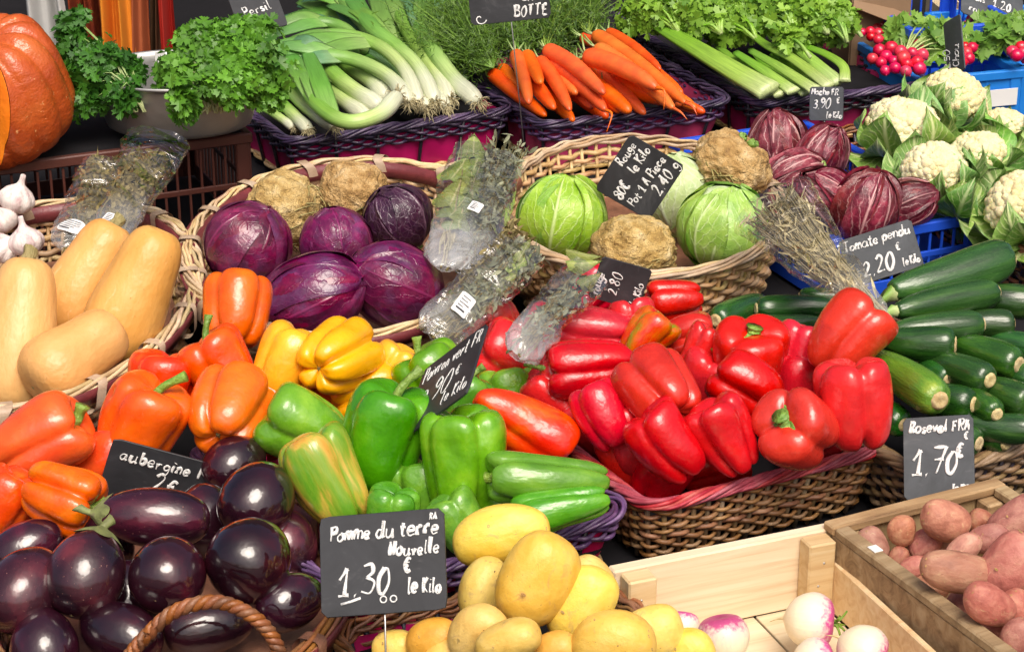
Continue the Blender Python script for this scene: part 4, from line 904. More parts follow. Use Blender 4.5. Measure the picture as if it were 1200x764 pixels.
def pumpkin():
    p = P(-5, 110, CR_TOP + .100); p[2] = CR_TOP + .098; Mx = trans(p) @ Matrix.Rotation(radians(-16), 4, 'Y') @ Matrix.Rotation(radians(14), 4, 'X') @ Matrix.Diagonal((.92, .92, .74, 1)); o = root('cut_pumpkin', Mx, 'large ribbed orange pumpkin with a cut face at the left edge', 'pumpkin')
    import bmesh
    prof = [(0, -.09), (.025, -.105), (.065, -.13), (.10, -.122), (.130, -.075), (.14, 0), (.132, .068), (.105, .12), (.065, .134), (.03, .118), (0, .10)]
    v, st, a = lathe_pts(prof, 132, 44); g = np.abs(np.sin(a * 6.5 + .3 * np.sin(a * 2))) ** .6
    w = np.interp(np.arange(44), [0, 8, 22, 36, 43], [.06, .09, .075, .12, .08]); k = 1 - w[:, None] * (1 - g[None]); v[..., :2] *= k[..., None]; v[..., 2] *= 1 + .12 * (g[None] - .5) * (v[..., 2] > 0)
    v += .002 * snoise(v.reshape(-1, 3), 4, 30).reshape(v.shape[:2])[..., None]
    bm = bmesh.new(); vs = [bm.verts.new(q) for q in v.reshape(-1, 3)]
    for f in grid_faces(44, 132, True): bm.faces.new([vs[i] for i in f])
    Rm = np.array((Matrix.Rotation(radians(-16), 3, 'Y') @ Matrix.Rotation(radians(14), 3, 'X'))); no = nrm((Rm.T @ np.array([-.72, -.69, .06])) * [.92, .92, .74]); co = no * .052
    bmesh.ops.bisect_plane(bm, geom=bm.verts[:] + bm.edges[:] + bm.faces[:], plane_co=co, plane_no=no, clear_outer=True)
    ed = [e for e in bm.edges if e.is_boundary and abs((np.array(e.verts[0].co) - co) @ no) < 1e-4 and abs((np.array(e.verts[1].co) - co) @ no) < 1e-4]
    loop = np.array([e.verts[0].co[:] for e in ed])
    me = bpy.data.meshes.new('rind'); bm.to_mesh(me); bm.free(); me.materials.append(M['pumpkin']); me.polygons.foreach_set('use_smooth', [True] * len(me.polygons))
    link('rind', me, None, o)
    c = loop.mean(0); t1 = nrm(np.cross(no, (0, 0, 1))); t2 = np.cross(no, t1); ang = np.arctan2((loop - c) @ t2, (loop - c) @ t1); rad_ = np.hypot((loop - c) @ t1, (loop - c) @ t2); n = 110; bins = ((ang + pi) / (2 * pi) * n).astype(int) % n; th = (np.arange(n) + .5) / n * 2 * pi - pi; R_ = np.array([rad_[bins == k].max() if (bins == k).any() else np.nan for k in range(n)]); ok = ~np.isnan(R_); R_ = np.interp(th, th[ok], R_[ok]); R_ = (R_ + np.maximum(np.roll(R_, 1), np.roll(R_, -1))) / 2; L = c + np.cos(th)[:, None] * t1 * R_[:, None] + np.sin(th)[:, None] * t2 * R_[:, None]
    rows = []
    for s, dp in ((1.0, .0015), (.985, .003), (.62, .003), (.5, .001), (.42, -.004), (.25, -.012), (.02, -.014)):
        q = c + (L - c) * s + no * dp; rows.append(q + .0015 * (s < .8) * snoise(q, 3, 90)[:, None])
    mb = MB(); mb.add(np.array(rows), grid_faces(len(rows), n, True)); link('cut_face', mb.mesh('cut_face', M['pumpkin_flesh']), None, o)
    mb = MB(); tube(mb, spline([(0, 0, .09), (.008, .01, .12), (.03, .02, .15)], 8), [.028, .018, .015, .014, .014, .015, .017, .018], 8); link('stem', mb.mesh('stem', M['drystem']), None, o)
pumpkin()

def basin():
    p = P(211, 148, CR_TOP + .002); p[2] = CR_TOP + .002; o = root('metal_basin', trans(p), 'shallow grey metal basin holding two bunches of parsley', 'basin')
    prof = [(0, .004), (.09, .003), (.118, .006), (.128, .02), (.145, .085), (.152, .097), (.155, .099), (.153, .103), (.147, .100), (.140, .086), (.124, .022), (.112, .010), (0, .008)]
    v, st, a = lathe_pts(prof, 64, 44); v[..., 0] *= 1.0; v[..., 1] *= .8
    mb = MB(); mb.add(v, grid_faces(44, 64, True)); link('bowl', mb.mesh('bowl', M['steel']), None, o)
    for sx in (-1, 1):
        mb = MB(); tube(mb, spline([(sx * .15, -.03, .082), (sx * .172, -.02, .086), (sx * .172, .02, .086), (sx * .15, .03, .082)], 10), .0035, 6); link('handle', mb.mesh('handle', M['steel']), None, o)
    mb = MB(); box(mb, (-.028, .01, .105), (.018, .002, .05)); link('tag', mb.mesh('tag', M['white'], False), None, o)
    return p
BP = basin()
def parsley(blobs, base_px, label, mat, seed, n=420, size=.028):
    b = P(*base_px); o = root('parsley_bunch', trans(b), label, 'parsley', 'parsley bunches in the metal basin'); mb = MB(); ms = MB(); r_ = random.Random(seed); r2_ = np.random.RandomState(seed)
    for i, (px, py, h, rx, ry, cnt) in enumerate(blobs):
        c = P(px, py, h); s = mpp(c); pts, d = dome(c, np.array([rx * s, rx * s * .75, ry * s * 1.05]), int(cnt * .52), seed + i * 7, -.75, .25)
        nn = d * .8 + np.array([0, -.35, .45]); pts = c + (pts - c) * (1 + .6 * (r2_.rand(len(pts)) ** 3)[:, None]); sprigs(mb, pts - b, nn, 8, .026, .025, seed + i)
        for k in range(0, len(pts), 9):
            q = pts[k] - b; tube(ms, spline([np.array([r_.uniform(-.02, .02), r_.uniform(-.02, .02), 0]), q * .45 + np.array([0, 0, .03]), q], 6), [.002, .0018, .0015, .0013, .001, .0008], 4, rnd=r_.random())
    link('foliage', mb.mesh('foliage', M[mat], False), None, o, kind='stuff'); link('stalks', ms.mesh('stalks', M['stalkpale']), None, o, kind='stuff')
parsley([(250, 58, .36, 42, 26, 230), (284, 76, .34, 36, 24, 190), (212, 84, .33, 22, 18, 90), (215, 118, .31, 7, 22, 34), (290, 38, .38, 30, 16, 110), (312, 104, .30, 14, 16, 60), (262, 92, .33, 34, 12, 100), (276, 110, .31, 8, 12, 20)], (250, 130, .27), 'full bright green parsley bunch at the right of the basin', 'parsley', 3)
parsley([(114, 74, .34, 28, 18, 170), (140, 84, .32, 20, 14, 100), (94, 86, .32, 18, 16, 80), (148, 116, .29, 6, 16, 24), (86, 24, .40, 8, 7, 22), (82, 46, .37, 9, 12, 26), (102, 112, .29, 10, 14, 36)], (160, 128, .27), 'darker smaller parsley bunch beside the pumpkin', 'parsley_dark', 9)

# trays of leeks, carrots and celery
tray((338, 168), (602, 128), (248, 96), .115, 'dark wicker tray with crimson lining holding the leeks', group='dark wicker trays along the back', side='w_mix', rimm='w_mix', floor_z=.075)
tray((632, 150), (850, 118), (526, 68), .115, 'dark purple wicker tray holding the carrots', group='dark wicker trays along the back', side='w_purple', rimm='w_mix', floor_z=.075)
tray((872, 128), (1064, 98), (738, 18), .115, 'black wicker tray with crimson lining holding the celery', group='dark wicker trays along the back', side='w_black', rimm='w_mix', floor_z=.075)

def leek(pts, W, label, seed, h=None, nleaf=3, mat='leek', spread=1.0, root_on=True):
    """pts from the root end: (px, py, h)"""
    Q = np.array([P(*q) for q in pts]); s = mpp(Q[0]); r = W * s / 2; pth = spline(Q, 40); t = np.linspace(0, 1, 40); b = Q[0]
    o = root('leek', trans(b), label, 'leek', 'leeks heaped in the back left tray'); mb = MB()
    rr = r * np.interp(t, [0, .03, .1, .25, .6, 1], [.55, 1.0, 1.12, .95, 1.0, 1.35]); r2 = r * np.interp(t, [0, .03, .1, .25, .6, .85, 1], [.55, 1, 1.1, .95, .85, .5, .22])
    tube(mb, pth - b, rr, 14, r2, up=(0.05, -.6, .8)); link('shaft', mb.mesh('shaft', M[mat]), None, o)
    r_ = random.Random(seed); d = nrm(pth[-1] - pth[-8])
    for i in range(nleaf):
        k = r_.uniform(.5, .72); st0 = pth[int(k * 39)] - b; e = pth[-1] - b; side = nrm(np.cross(d, (0, -.6, .8))); sp = r_.uniform(-1, 1) * spread
        ctrl = [st0 + np.array([0, -.001, .001]), (st0 + e) / 2 + side * sp * .025 + np.array([0, -.006, .012]), e + side * sp * .06 + d * r_.uniform(-.02, .06) + np.array([0, 0, r_.uniform(-.015, .02)])]
        q = spline(ctrl, 14); w = r * 1.25 * np.sin(np.linspace(.9, 2.75, 14)) ** .8; mb = MB(); tube(mb, q, w, 10, np.maximum(.0009, w * .13), up=(0.05, -.6, .8)); link('leaf', mb.mesh('leaf', M['leekleaf' if r_.random() < .7 else 'blueleek']), None, o)
    if root_on:
        mb = MB(); bk = nrm(pth[0] - pth[2])
        for i in range(46):
            v = nrm(bk * r_.uniform(.3, 1) + np.array([r_.gauss(0, .6), r_.gauss(0, .6), r_.gauss(0, .6)])); L = r * r_.uniform(.6, 1.5); st0 = v * r * .35
            tube(mb, spline([st0, st0 + v * L * .5 + np.array([r_.gauss(0, 1), r_.gauss(0, 1), r_.gauss(0, 1)]) * r * .2, st0 + v * L + np.array([0, 0, -r * .4])], 4), [.0011, .0009, .0008, .0004], 3, rnd=r_.random())
        link('roots', mb.mesh('roots', M['straw']), None, o, kind='stuff')
A_ = .13
leek([(466, 112, .19), (445, 134, .185), (408, 143, .18), (376, 127, .18), (352, 90, .19), (338, 66, .20)], 19, 'leek curled along the front rim of its tray with its root turned up', 1)
leek([(478, 120, .165), (458, 92, .18), (420, 72, .19), (376, 64, .20), (335, 66, .20)], 18, 'leek arching left above the curled front leek', 2)
leek([(491, 119, .165), (471, 78, .185), (438, 51, .20), (390, 41, .21), (330, 56, .21)], 17, 'leek with the longest arch, sweeping left over the heap', 3)
leek([(510, 119, .15), (490, 80, .175), (466, 56, .19), (437, 32, .21), (412, -4, .22)], 19, 'straight leek rising to the top through the middle of the heap', 4)
leek([(528, 117, .14), (512, 88, .155), (490, 58, .17), (470, 20, .19), (462, -20, .2)], 18, 'leek with a whitish base, second from the right end', 5)
leek([(560, 120, .14), (532, 93, .16), (508, 60, .18), (490, 28, .19), (478, -10, .2)], 21, 'rightmost leek with spread roots in the tray corner', 6)
leek([(446, 126, .15), (412, 104, .16), (386, 82, .17), (360, 52, .17)], 21, 'leek lying low in the hollow behind the curled one', 7, root_on=False)
leek([(455, 116, .145), (432, 92, .155), (402, 74, .16), (372, 52, .16)], 24, 'thick pale leek half hidden at the heart of the heap', 8, root_on=False)
leek([(392, 148, .14), (358, 124, .15), (334, 95, .165), (322, 60, .17)], 18, 'leek on the left side beside the parsley, upper of the pair', 9)
leek([(362, 153, .13), (336, 127, .14), (312, 108, .15)], 15, 'thin leek at the left front corner, lowest of the heap', 10, nleaf=1)
leek([(345, 150, .12), (322, 134, .13), (304, 122, .14)], 11, 'spring green leek shoot poking out left below the parsley', 11, nleaf=0)
leek([(428, 60, .17), (404, 34, .19), (372, 26, .2), (334, 32, .2)], 15, 'green leek top lying flat at the upper left of the heap', 12, mat='leekleaf', root_on=False, nleaf=2)
leek([(445, 50, .18), (420, 22, .2), (396, -4, .21), (370, -14, .21)], 17, 'green leek top leaning back left at the top edge', 13, mat='leekleaf', root_on=False, nleaf=2)
leek([(505, 90, .13), (478, 58, .15), (452, 28, .17), (440, -8, .18)], 20, 'broad leafed leek behind the straight middle one', 14, mat='leekleaf', root_on=False, nleaf=3, spread=1.4)
leek([(545, 96, .13), (520, 40, .15), (505, 8, .17), (500, -20, .18)], 16, 'bluish green leek leaning beside the carrot tops', 15, mat='blueleek', root_on=False, nleaf=2)
leek([(470, 100, .14), (440, 70, .15), (420, 40, .16), (395, 14, .18), (356, 2, .18)], 20, 'deep green leek at the back left under the others', 16, mat='blueleek', root_on=False, nleaf=3, spread=1.6)

leek([(500, 128, .14), (470, 104, .145), (446, 82, .15), (420, 62, .155)], 20, 'leek with a bushy root at the middle of the front rim', 21, nleaf=0)
leek([(522, 126, .135), (498, 100, .14), (474, 74, .145), (450, 48, .15)], 19, 'leek tucked low between two whitish based leeks', 22, nleaf=0)
leek([(430, 138, .135), (400, 116, .14), (376, 92, .145), (356, 70, .15)], 19, 'shaded leek at the bottom left inside the curl', 23, nleaf=0, root_on=False)
def carrot(x0, y0, x1, y1, W, h0, h1, label, bend=0.0, tail=True, seed=0):
    W *= 1.06; bend *= .5; a, b = P(x0, y0, h0), P(x1, y1, h1); s = mpp((a + b) / 2); r = W * s / 2; side = nrm(np.cross(b - a, cF)); L = np.linalg.norm(b - a); r_ = random.Random(seed)
    pth = spline([a, a + (b - a) * .35 + side * bend * L, a + (b - a) * .72 + side * bend * .8 * L, b], 30) - a; t = np.linspace(0, 1, 30)
    o = root('carrot', trans(a), label, 'carrot', 'carrots in the purple tray'); mb = MB()
    rr = r * np.interp(t, [0, .012, .05, .12, .5, .85, .96, 1], [.35, .7, .95, 1.0, .92, .66, .42, .12]) * (1 + .02 * np.sin(t * 70 + seed)); tube(mb, pth, rr, 16); link('carrot_flesh', mb.mesh('carrot_flesh', M['carrot']), None, o)
    mb = MB(); d = nrm(pth[0] - pth[3])
    for i in range(5):
        v = d + np.array([r_.gauss(0, .35), r_.gauss(0, .35), r_.gauss(0, .35)]); tube(mb, [d * -.002, v * .012, v * .026 + np.array([0, 0, .004])], [.0022, .002, .0014], 5, rnd=r_.random())
    link('stalk_stub', mb.mesh('stalk_stub', M['stalkpale']), None, o)
    if tail:
        e = pth[-1]; dd = nrm(pth[-1] - pth[-4]); mb = MB(); tube(mb, spline([e - dd * .004, e + dd * .02 + side * .004, e + dd * .035 + side * r_.uniform(-.02, .02) + np.array([0, 0, -.012])], 8), np.linspace(rr[-2] * .6, .0006, 8), 5); link('root_tip', mb.mesh('root_tip', M['carrot']), None, o)
C_ = [
 (604, 62, 620, 122, 17, .20, .15, 'upright carrot at the left of the front rank, tip on the rim', .03), (617, 64, 634, 98, 17, .195, .18, 'carrot beside the upright one, its lower half covered', .0),
 (632, 70, 668, 130, 17, .19, .15, 'slim carrot in the left group slanting towards the front rim', .04), (646, 74, 710, 130, 19, .185, .15, 'long carrot crossing the centre towards the front rim', .05),
 (640, 58, 708, 110, 20, .205, .18, 'thick carrot on top of the left group pointing right', .06), (576, 86, 618, 122, 17, .15, .13, 'outermost left carrot lying low in the tray', .0),
 (588, 80, 612, 108, 16, .155, .14, 'carrot peeping out behind the leftmost ones', 0), (618, 88, 650, 128, 18, .165, .14, 'carrot underneath, just right of the upright one', .0),
 (686, 66, 770, 104, 23, .205, .19, 'fat carrot of the right group nearest the front', .08), (698, 56, 790, 128, 20, .205, .16, 'second carrot of the right group with a long root tip', .04),
 (696, 40, 804, 122, 19, .20, .155, 'longest carrot, running from the greens to the right rim', .03), (684, 44, 712, 56, 17, .185, .18, 'short carrot end at the top of the right group', 0),
 (712, 38, 774, 82, 15, .185, .17, 'thin carrot highest on the right side', .04), (722, 92, 792, 118, 22, .16, .15, 'stout carrot under the fat one, curved to the right', -.1),
 (706, 105, 738, 131, 20, .15, .14, 'carrot tip resting on the front rim between both groups', 0), (664, 92, 694, 126, 18, .15, .14, 'carrot low in the middle behind the long one', 0),
 (742, 108, 800, 122, 18, .145, .135, 'carrot lowest on the right, pointing at the corner', 0), (668, 84, 700, 118, 17, .16, .15, 'carrot under the thick top one in the left group', .05), (590, 98, 640, 136, 17, .14, .12, 'carrot at the very bottom left by the rim', 0), (668, 104, 712, 138, 19, .145, .12, 'carrot lying flat on the front rim below the long one', 0), (632, 100, 672, 142, 18, .14, .12, 'carrot beneath the slim slanting one', 0), (748, 92, 816, 128, 18, .15, .13, 'carrot at the right under the longest one', .03), (640, 80, 676, 110, 18, .17, .16, 'carrot tucked under the slim one in the left group', 0), (676, 72, 726, 132, 18, .175, .13, 'carrot filling the gap between the two groups', .02), (700, 84, 756, 134, 18, .165, .125, 'carrot beside the gap, its tip on the front rim', .02), (716, 66, 772, 112, 17, .18, .15, 'carrot squeezed between the fat one and the second one', .02), (728, 60, 800, 110, 16, .17, .14, 'slim carrot below the longest one on the right', .03), (770, 112, 826, 132, 16, .13, .12, 'carrot nearest the right front corner of its tray', 0), (690, 100, 716, 134, 17, .14, .12, 'carrot upright against the rim left of the gap', 0)]
for i, c in enumerate(C_): carrot(*c, tail=i in (3, 8, 9, 10, 13), seed=i)

def fronds(paths, label, seed, mat='frond', n=46, width=.035, group='carrot tops'):
    b = P(*paths[0][0]); o = root('carrot_greens', trans(b), label, 'carrot tops', group); mb = MB(); ms = MB(); r_ = np.random.RandomState(seed)
    for pi_, p_ in enumerate(paths):
        Q = np.array([P(*q) for q in p_]); 
        for k in range(n):
            f = r_.uniform(.55, 1.05); off = r_.normal(size=3) * width
            q = spline([Q[0], Q[0] + (Q[len(Q) // 2] - Q[0]) * f + off * .5, Q[0] + (Q[-1] - Q[0]) * f + off * 1.6], 14) - b
            tube(ms, q, np.linspace(.0018, .0006, 14), 3, rnd=r_.rand())
            i0 = r_.randint(4, 14, 60); pts = q[i0] + r_.normal(size=(60, 3)) * (.010 * (1 + i0[:, None] / 14)); scatter(mb, pts, np.tile([0, -.5, .8], (60, 1)) + r_.normal(size=(60, 3)) * .5, .017, 'needle', seed * 9 + k + pi_ * 31, .1, spin=np.tile(q[-1] - q[0], (60, 1)) * 4 + r_.normal(size=(60, 3)) * .6)
    link('foliage', mb.mesh('foliage', M[mat], False), None, o, kind='stuff'); link('stalks', ms.mesh('stalks', M['stem']), None, o, kind='stuff')
fronds([[(578, 80, .17), (548, 48, .20), (505, 10, .22)], [(578, 80, .17), (540, 55, .19), (490, 30, .2)], [(578, 80, .17), (560, 30, .2), (520, -20, .22)]], 'feathery carrot tops fanning out left beside the leeks', 4)
fronds([[(608, 58, .2), (600, 40, .21), (588, 26, .22)]], 'short tied tuft of carrot stalks above the front carrots', 5, n=20, width=.016)
fronds([[(690, 40, .18), (664, 16, .2), (630, 0, .22)], [(690, 40, .18), (680, 10, .2), (668, -20, .22)], [(640, 58, .18), (640, 30, .2), (634, 10, .22)]], 'wide spray of carrot tops behind the right group of carrots', 6)

def celery(stalks, blobs, label, seed):
    b = P(*stalks[0][0][0]); o = root('celery_bunch', trans(b), label, 'celery', 'celery bunches in the back right tray'); r_ = random.Random(seed); ms = MB(); mb = MB()
    for pts, W in stalks:
        Q = np.array([P(*q) for q in pts]); s = mpp(Q[0]); pth = spline(Q, 22) - b; r = W * s / 2; n = 22; t = np.linspace(0, 1, n); tg, sd, up = frames(pth, (0, -.6, .8)); rows = []
        wv = r * np.interp(t, [0, .1, .5, 1], [1.1, 1.0, .85, .6])
        for j in range(n):
            row = []
            for ang in np.linspace(0, 2 * pi, 26, endpoint=False):
                x, y = cos(ang), sin(ang); k = 1 + .05 * cos(ang * 9) * (y > -.2)
                yy = y * .75 if y > 0 else y * .15
                row.append(pth[j] + sd[j] * x * wv[j] * k + up[j] * (yy - .25 * (1 - x * x)) * wv[j] * k)
            rows.append(row)
        st = np.zeros((n, 26, 3)); st[..., 0] = np.linspace(0, 1, 26)[None]; st[..., 1] = t[:, None]
        m2 = MB(); m2.add(np.array(rows), grid_faces(n, 26, True).tolist() + [list(range(26))[::-1], [(n - 1) * 26 + k for k in range(26)]], st); link('stalk', m2.mesh('stalk', M['celery']), None, o)
    for i, (px, py, h, rx, ry, cnt) in enumerate(blobs):
        c = P(px, py, h); s = mpp(c); pts, d = dome(c, np.array([rx * s, rx * s * .8, ry * s]), cnt, seed + i * 5, -.6, .3); sprigs(mb, pts - b, d * .7 + np.array([0, -.5, .35]), 5, .032, .029, seed + i, .35)
        for k in range(0, len(pts), 8):
            q = pts[k] - b; e = P(px + 25, py + 22, h - .02) - b; tube(ms, spline([e, (e + q) / 2 + np.array([0, 0, .012]), q], 6), np.linspace(.0042, .0012, 6), 5, rnd=r_.random())
    link('foliage', mb.mesh('foliage', M['celeryleaf'], False), None, o, kind='stuff'); link('leaf_stalks', ms.mesh('leaf_stalks', M['celery']), None, o, kind='stuff')
celery([([(902, 108, .145), (850, 78, .165), (800, 48, .18), (770, 30, .19)], 30), ([(870, 96, .14), (830, 66, .155), (800, 36, .17)], 20)],
       [(770, 16, .21, 36, 20, 90), (820, 18, .215, 40, 22, 110), (862, 26, .20, 30, 18, 70), (850, 0, .22, 50, 22, 100)], 'celery bunch at the left with one very broad pale stalk', 2)
celery([([(984, 98, .145), (940, 62, .175), (912, 38, .19), (898, 10, .20)], 17), ([(972, 102, .15), (930, 70, .17), (896, 52, .18), (870, 30, .19)], 15), ([(955, 106, .15), (915, 80, .165), (880, 60, .175)], 15), ([(930, 108, .145), (896, 84, .155), (862, 62, .165)], 16), ([(990, 96, .15), (988, 78, .17), (968, 64, .18), (945, 55, .185)], 13), ([(915, 112, .135), (872, 80, .145), (840, 54, .155)], 15), ([(945, 110, .135), (905, 84, .145), (880, 58, .155)], 14), ([(966, 106, .135), (935, 84, .145), (905, 64, .155)], 15), ([(978, 96, .14), (945, 78, .15), (925, 50, .165), (915, 20, .18)], 17)],
       [(905, 14, .22, 42, 22, 120), (945, 18, .215, 36, 24, 110), (968, 28, .205, 26, 20, 70), (930, -6, .22, 44, 22, 90), (985, 22, .2, 12, 18, 24), (925, 46, .2, 12, 8, 14)], 'celery bunch at the right, its slim stalks meeting in a white base', 5)

# radish crates
crate_plastic((1070, 94), (1183, 80), (988, 30), .13, 'cyan', 'bright blue plastic crate of radishes nearest the celery', solid=True)
crate_plastic((1190, 80), (1330, 64), (1100, 16), .13, 'cyan', 'bright blue plastic crate of radishes cut by the right edge', solid=True)
crate_plastic((1062, 36), (1180, 24), (1010, -10), .19, 'blue', 'taller blue crate standing behind the radish crates', base=.02)
def plain_box(FL, FR, BL, h, mat, label, name, cat, base=.01):
    Mx, w, d = corners(FL, FR, BL, h, base); o = root(name, Mx, label, cat); H = h - base
    for nm, c, dd in (('side', (0, -d / 2, H / 2), (w, .004, H)), ('side', (0, d / 2, H / 2), (w, .004, H)), ('side', (-w / 2, 0, H / 2), (.004, d - .006, H)), ('side', (w / 2, 0, H / 2), (.004, d - .006, H))):
        mb = MB(); box(mb, c, dd); link(nm, mb.mesh(nm, M[mat], False), None, o)
    mb = MB(); box(mb, (0, 0, .004), (w - .01, d - .01, .006)); link('base', mb.mesh('base', M[mat], False), None, o)
    for sy in (-1, 1) if mat == 'card' else ():
        mb = MB(); bar(mb, (-w / 2, sy * (d / 2 + .002), H), (w / 2, sy * (d / 2 + .035), H - .05), .002, .05, (0, -sy, .5)); link('flap', mb.mesh('flap', M[mat], False), None, o)
plain_box((996, 2), (1060, -4), (975, -22), .22, 'card', 'open brown cardboard box behind the small radish bunch', 'cardboard_box', 'box')
plain_box((1100, 12), (1127, 10), (1092, -4), .13, 'pine', 'pale beige box standing in front of the grey board', 'pale_box', 'box')

def radishes(balls, leaf_blobs, label, seed):
    b = P(*balls[0][:2], .14); o = root('radish_bunch', trans(b), label, 'radishes', 'bunches of red radishes in the blue crates'); r_ = random.Random(seed)
    for (px, py, h, r) in balls:
        p = P(px, py, h); s = mpp(p); link('radish', RADM, trans(p - b) @ frame(svec(r_.uniform(60, 200), r_.uniform(-.6, .3)), 0, r * s * 1.75, r * s * 1.75, r * s * 1.9), o)
    mb = MB(); ms = MB()
    for i, (px, py, h, rx, ry, cnt) in enumerate(leaf_blobs):
        c = P(px, py, h); s = mpp(c); pts, d = dome(c, np.array([rx * s, rx * s * .8, ry * s * 1.1]), cnt, seed + i, -.5, .3); scatter(mb, pts - b, d * .6 + np.array([0, -.4, .6]), .05, 'parsley', seed + i, .2)
        for k in range(0, len(pts), 6): q = pts[k] - b; e = P(balls[0][0], balls[0][1], .15) - b; tube(ms, spline([e, (e + q) / 2 + np.array([0, 0, .01]), q], 5), .002, 4, rnd=r_.random())
    link('foliage', mb.mesh('foliage', M['radleaf'], False), None, o, kind='stuff'); link('stalks', ms.mesh('stalks', M['stalkpale']), None, o, kind='stuff')
RADM = ball('radish', M['radish'], [(0, -.62), (.02, -.56), (.09, -.48), (.3, -.38), (.47, -.12), (.48, .1), (.35, .35), (.15, .44), (0, .43)], 20, 16, .03)
def cluster(cx, cy, rx, ry, n, r, h, seed):
    r_ = random.Random(seed); out = []
    for i in range(n):
        a = 2.4 * i; q = sqrt((i + .4) / n); out.append((cx + rx * q * cos(a), cy + ry * q * sin(a), h + r_.uniform(-.006, .012) + (1 - q) * .012, r * r_.uniform(.85, 1.12)))
    return out
radishes(cluster(1024, 34, 18, 14, 13, 7.5, .15, 1), [(1050, 45, .15, 16, 12, 26)], 'small high bunch of red radishes beside the celery leaves', 1)
radishes(cluster(1054, 68, 33, 21, 19, 8.5, .15, 2), [(1078, 40, .17, 30, 16, 60), (1100, 52, .16, 22, 18, 50), (1062, 44, .16, 18, 10, 24)], 'largest radish bunch spilling along the left crate wall', 2)
radishes(cluster(1130, 62, 13, 13, 8, 8, .15, 3), [(1112, 45, .165, 18, 18, 36), (1142, 58, .15, 10, 12, 16)], 'radish bunch right of the narrow upright price board', 3)
radishes(cluster(1146, 30, 18, 9, 8, 6, .16, 4), [(1160, 38, .165, 26, 14, 40)], 'radish bunch in front of the grey board at the top right', 4)
radishes(cluster(1196, 62, 12, 10, 6, 8, .15, 5), [(1178, 46, .165, 26, 18, 70), (1196, 30, .17, 20, 12, 30)], 'radish bunch cut by the right edge of the picture', 5)
def crate_sticker():
    o = [x for x in bpy.data.objects if x.name.startswith('plastic_crate') and 'nearest the celery' in x.get('label', '')][0]
    d = max(-c.location.y for c in o.children) ; mb = MB(); box(mb, (0, 0, 0), (.07, .0015, .035))
    w = max(v.co.x for c in o.children if c.name.startswith('wall') for v in c.data.vertices); dd = min(v.co.y for c in o.children if c.name.startswith('wall') for v in c.data.vertices)
    link('sticker', mb.mesh('sticker', M['white'], False), trans((w - .05, dd - .0012, .070)), o)
crate_sticker()

# cauliflowers and their basket
tray((1175, 320), (1300, 279), (1020, 158), .11, 'brown wicker tray heaped with cauliflowers at the right', group=None, side='w_brown', rimm='w_brown', full=True, lining=None, rows=8, floor_z=.05)
cauliflower(1060, 148, .20, 90, .45, 94, 'cauliflower at the left of its basket, large and partly wrapped in leaves', 0, 7, 1, .68)
cauliflower(1120, 116, .20, 60, .35, 84, 'rearmost cauliflower, mostly big green leaves behind the narrow board', 1, 9, 2, .78, -6)
cauliflower(1095, 200, .185, 95, .55, 84, 'bare creamy cauliflower in the middle, beneath the large left one', 1, 6, 3, .66, 10)
cauliflower(1148, 180, .175, 110, .5, 72, 'small cauliflower between the middle one and the right edge', 0, 8, 4, .95)
cauliflower(1198, 240, .175, 120, .5, 96, 'cauliflower cut by the right edge above the courgettes', 1, 8, 5, .9)
cauliflower(1132, 240, .14, 60, -.15, 62, 'little cauliflower wrapped in pale leaves beside the blue crate corner', 0, 9, 6, 1.15, -18)
cauliflower(1180, 150, .15, 80, .2, 66, 'cauliflower half hidden at the back right with curled leaves', 0, 9, 7, 1.1, -8)

# radicchio crate
crate_plastic((956, 288), (1108, 248), (822, 166), .125, 'blue', 'blue plastic crate filled with radicchio', floor_z=.04)
RG = 'radicchio heads in the blue crate'
for px, py, h, a, tw, W, L, key, lb, ro in [
    (912, 170, .16, 100, .3, 66, 68, 'rad', 'radicchio at the back left, next to the upper celeriac', 0), (962, 184, .155, 60, .2, 56, 62, 'rad2', 'striped radicchio directly under the small back price board', 120),
    (966, 234, .165, 140, .4, 70, 72, 'rad', 'radicchio at the left front behind the crate corner', 200), (1013, 244, .165, 70, .45, 76, 76, 'rad2', 'dark radicchio in the middle front, above the tomato board', 40),
    (1060, 240, .15, 20, .35, 58, 66, 'rad', 'smooth round radicchio at the right front of its crate', 75), (930, 206, .14, 200, .2, 56, 60, 'rad2', 'radicchio sunk low between the others at the left', 300)]:
    head(px, py, h, a, tw, W, L, key, 'radicchio_head', lb, 'radicchio', RG, ro)
# ================================================================== MIDDLE ROW
round_basket(752, 248, 168, 163, 322, .16, 'round tan willow basket holding green cabbages', band='band_orange', group='round willow baskets', rot=0, bandspan=[(150, 215), (325, 385)])
round_basket(408, 290, 190, 188, 396, .155, 'round willow basket holding red cabbages and celeriac', group='round willow baskets', rot=0)
round_basket(36, 356, 186, 236, 484, .15, 'round willow basket holding butternut squashes and garlic', group='round willow baskets', rot=0)

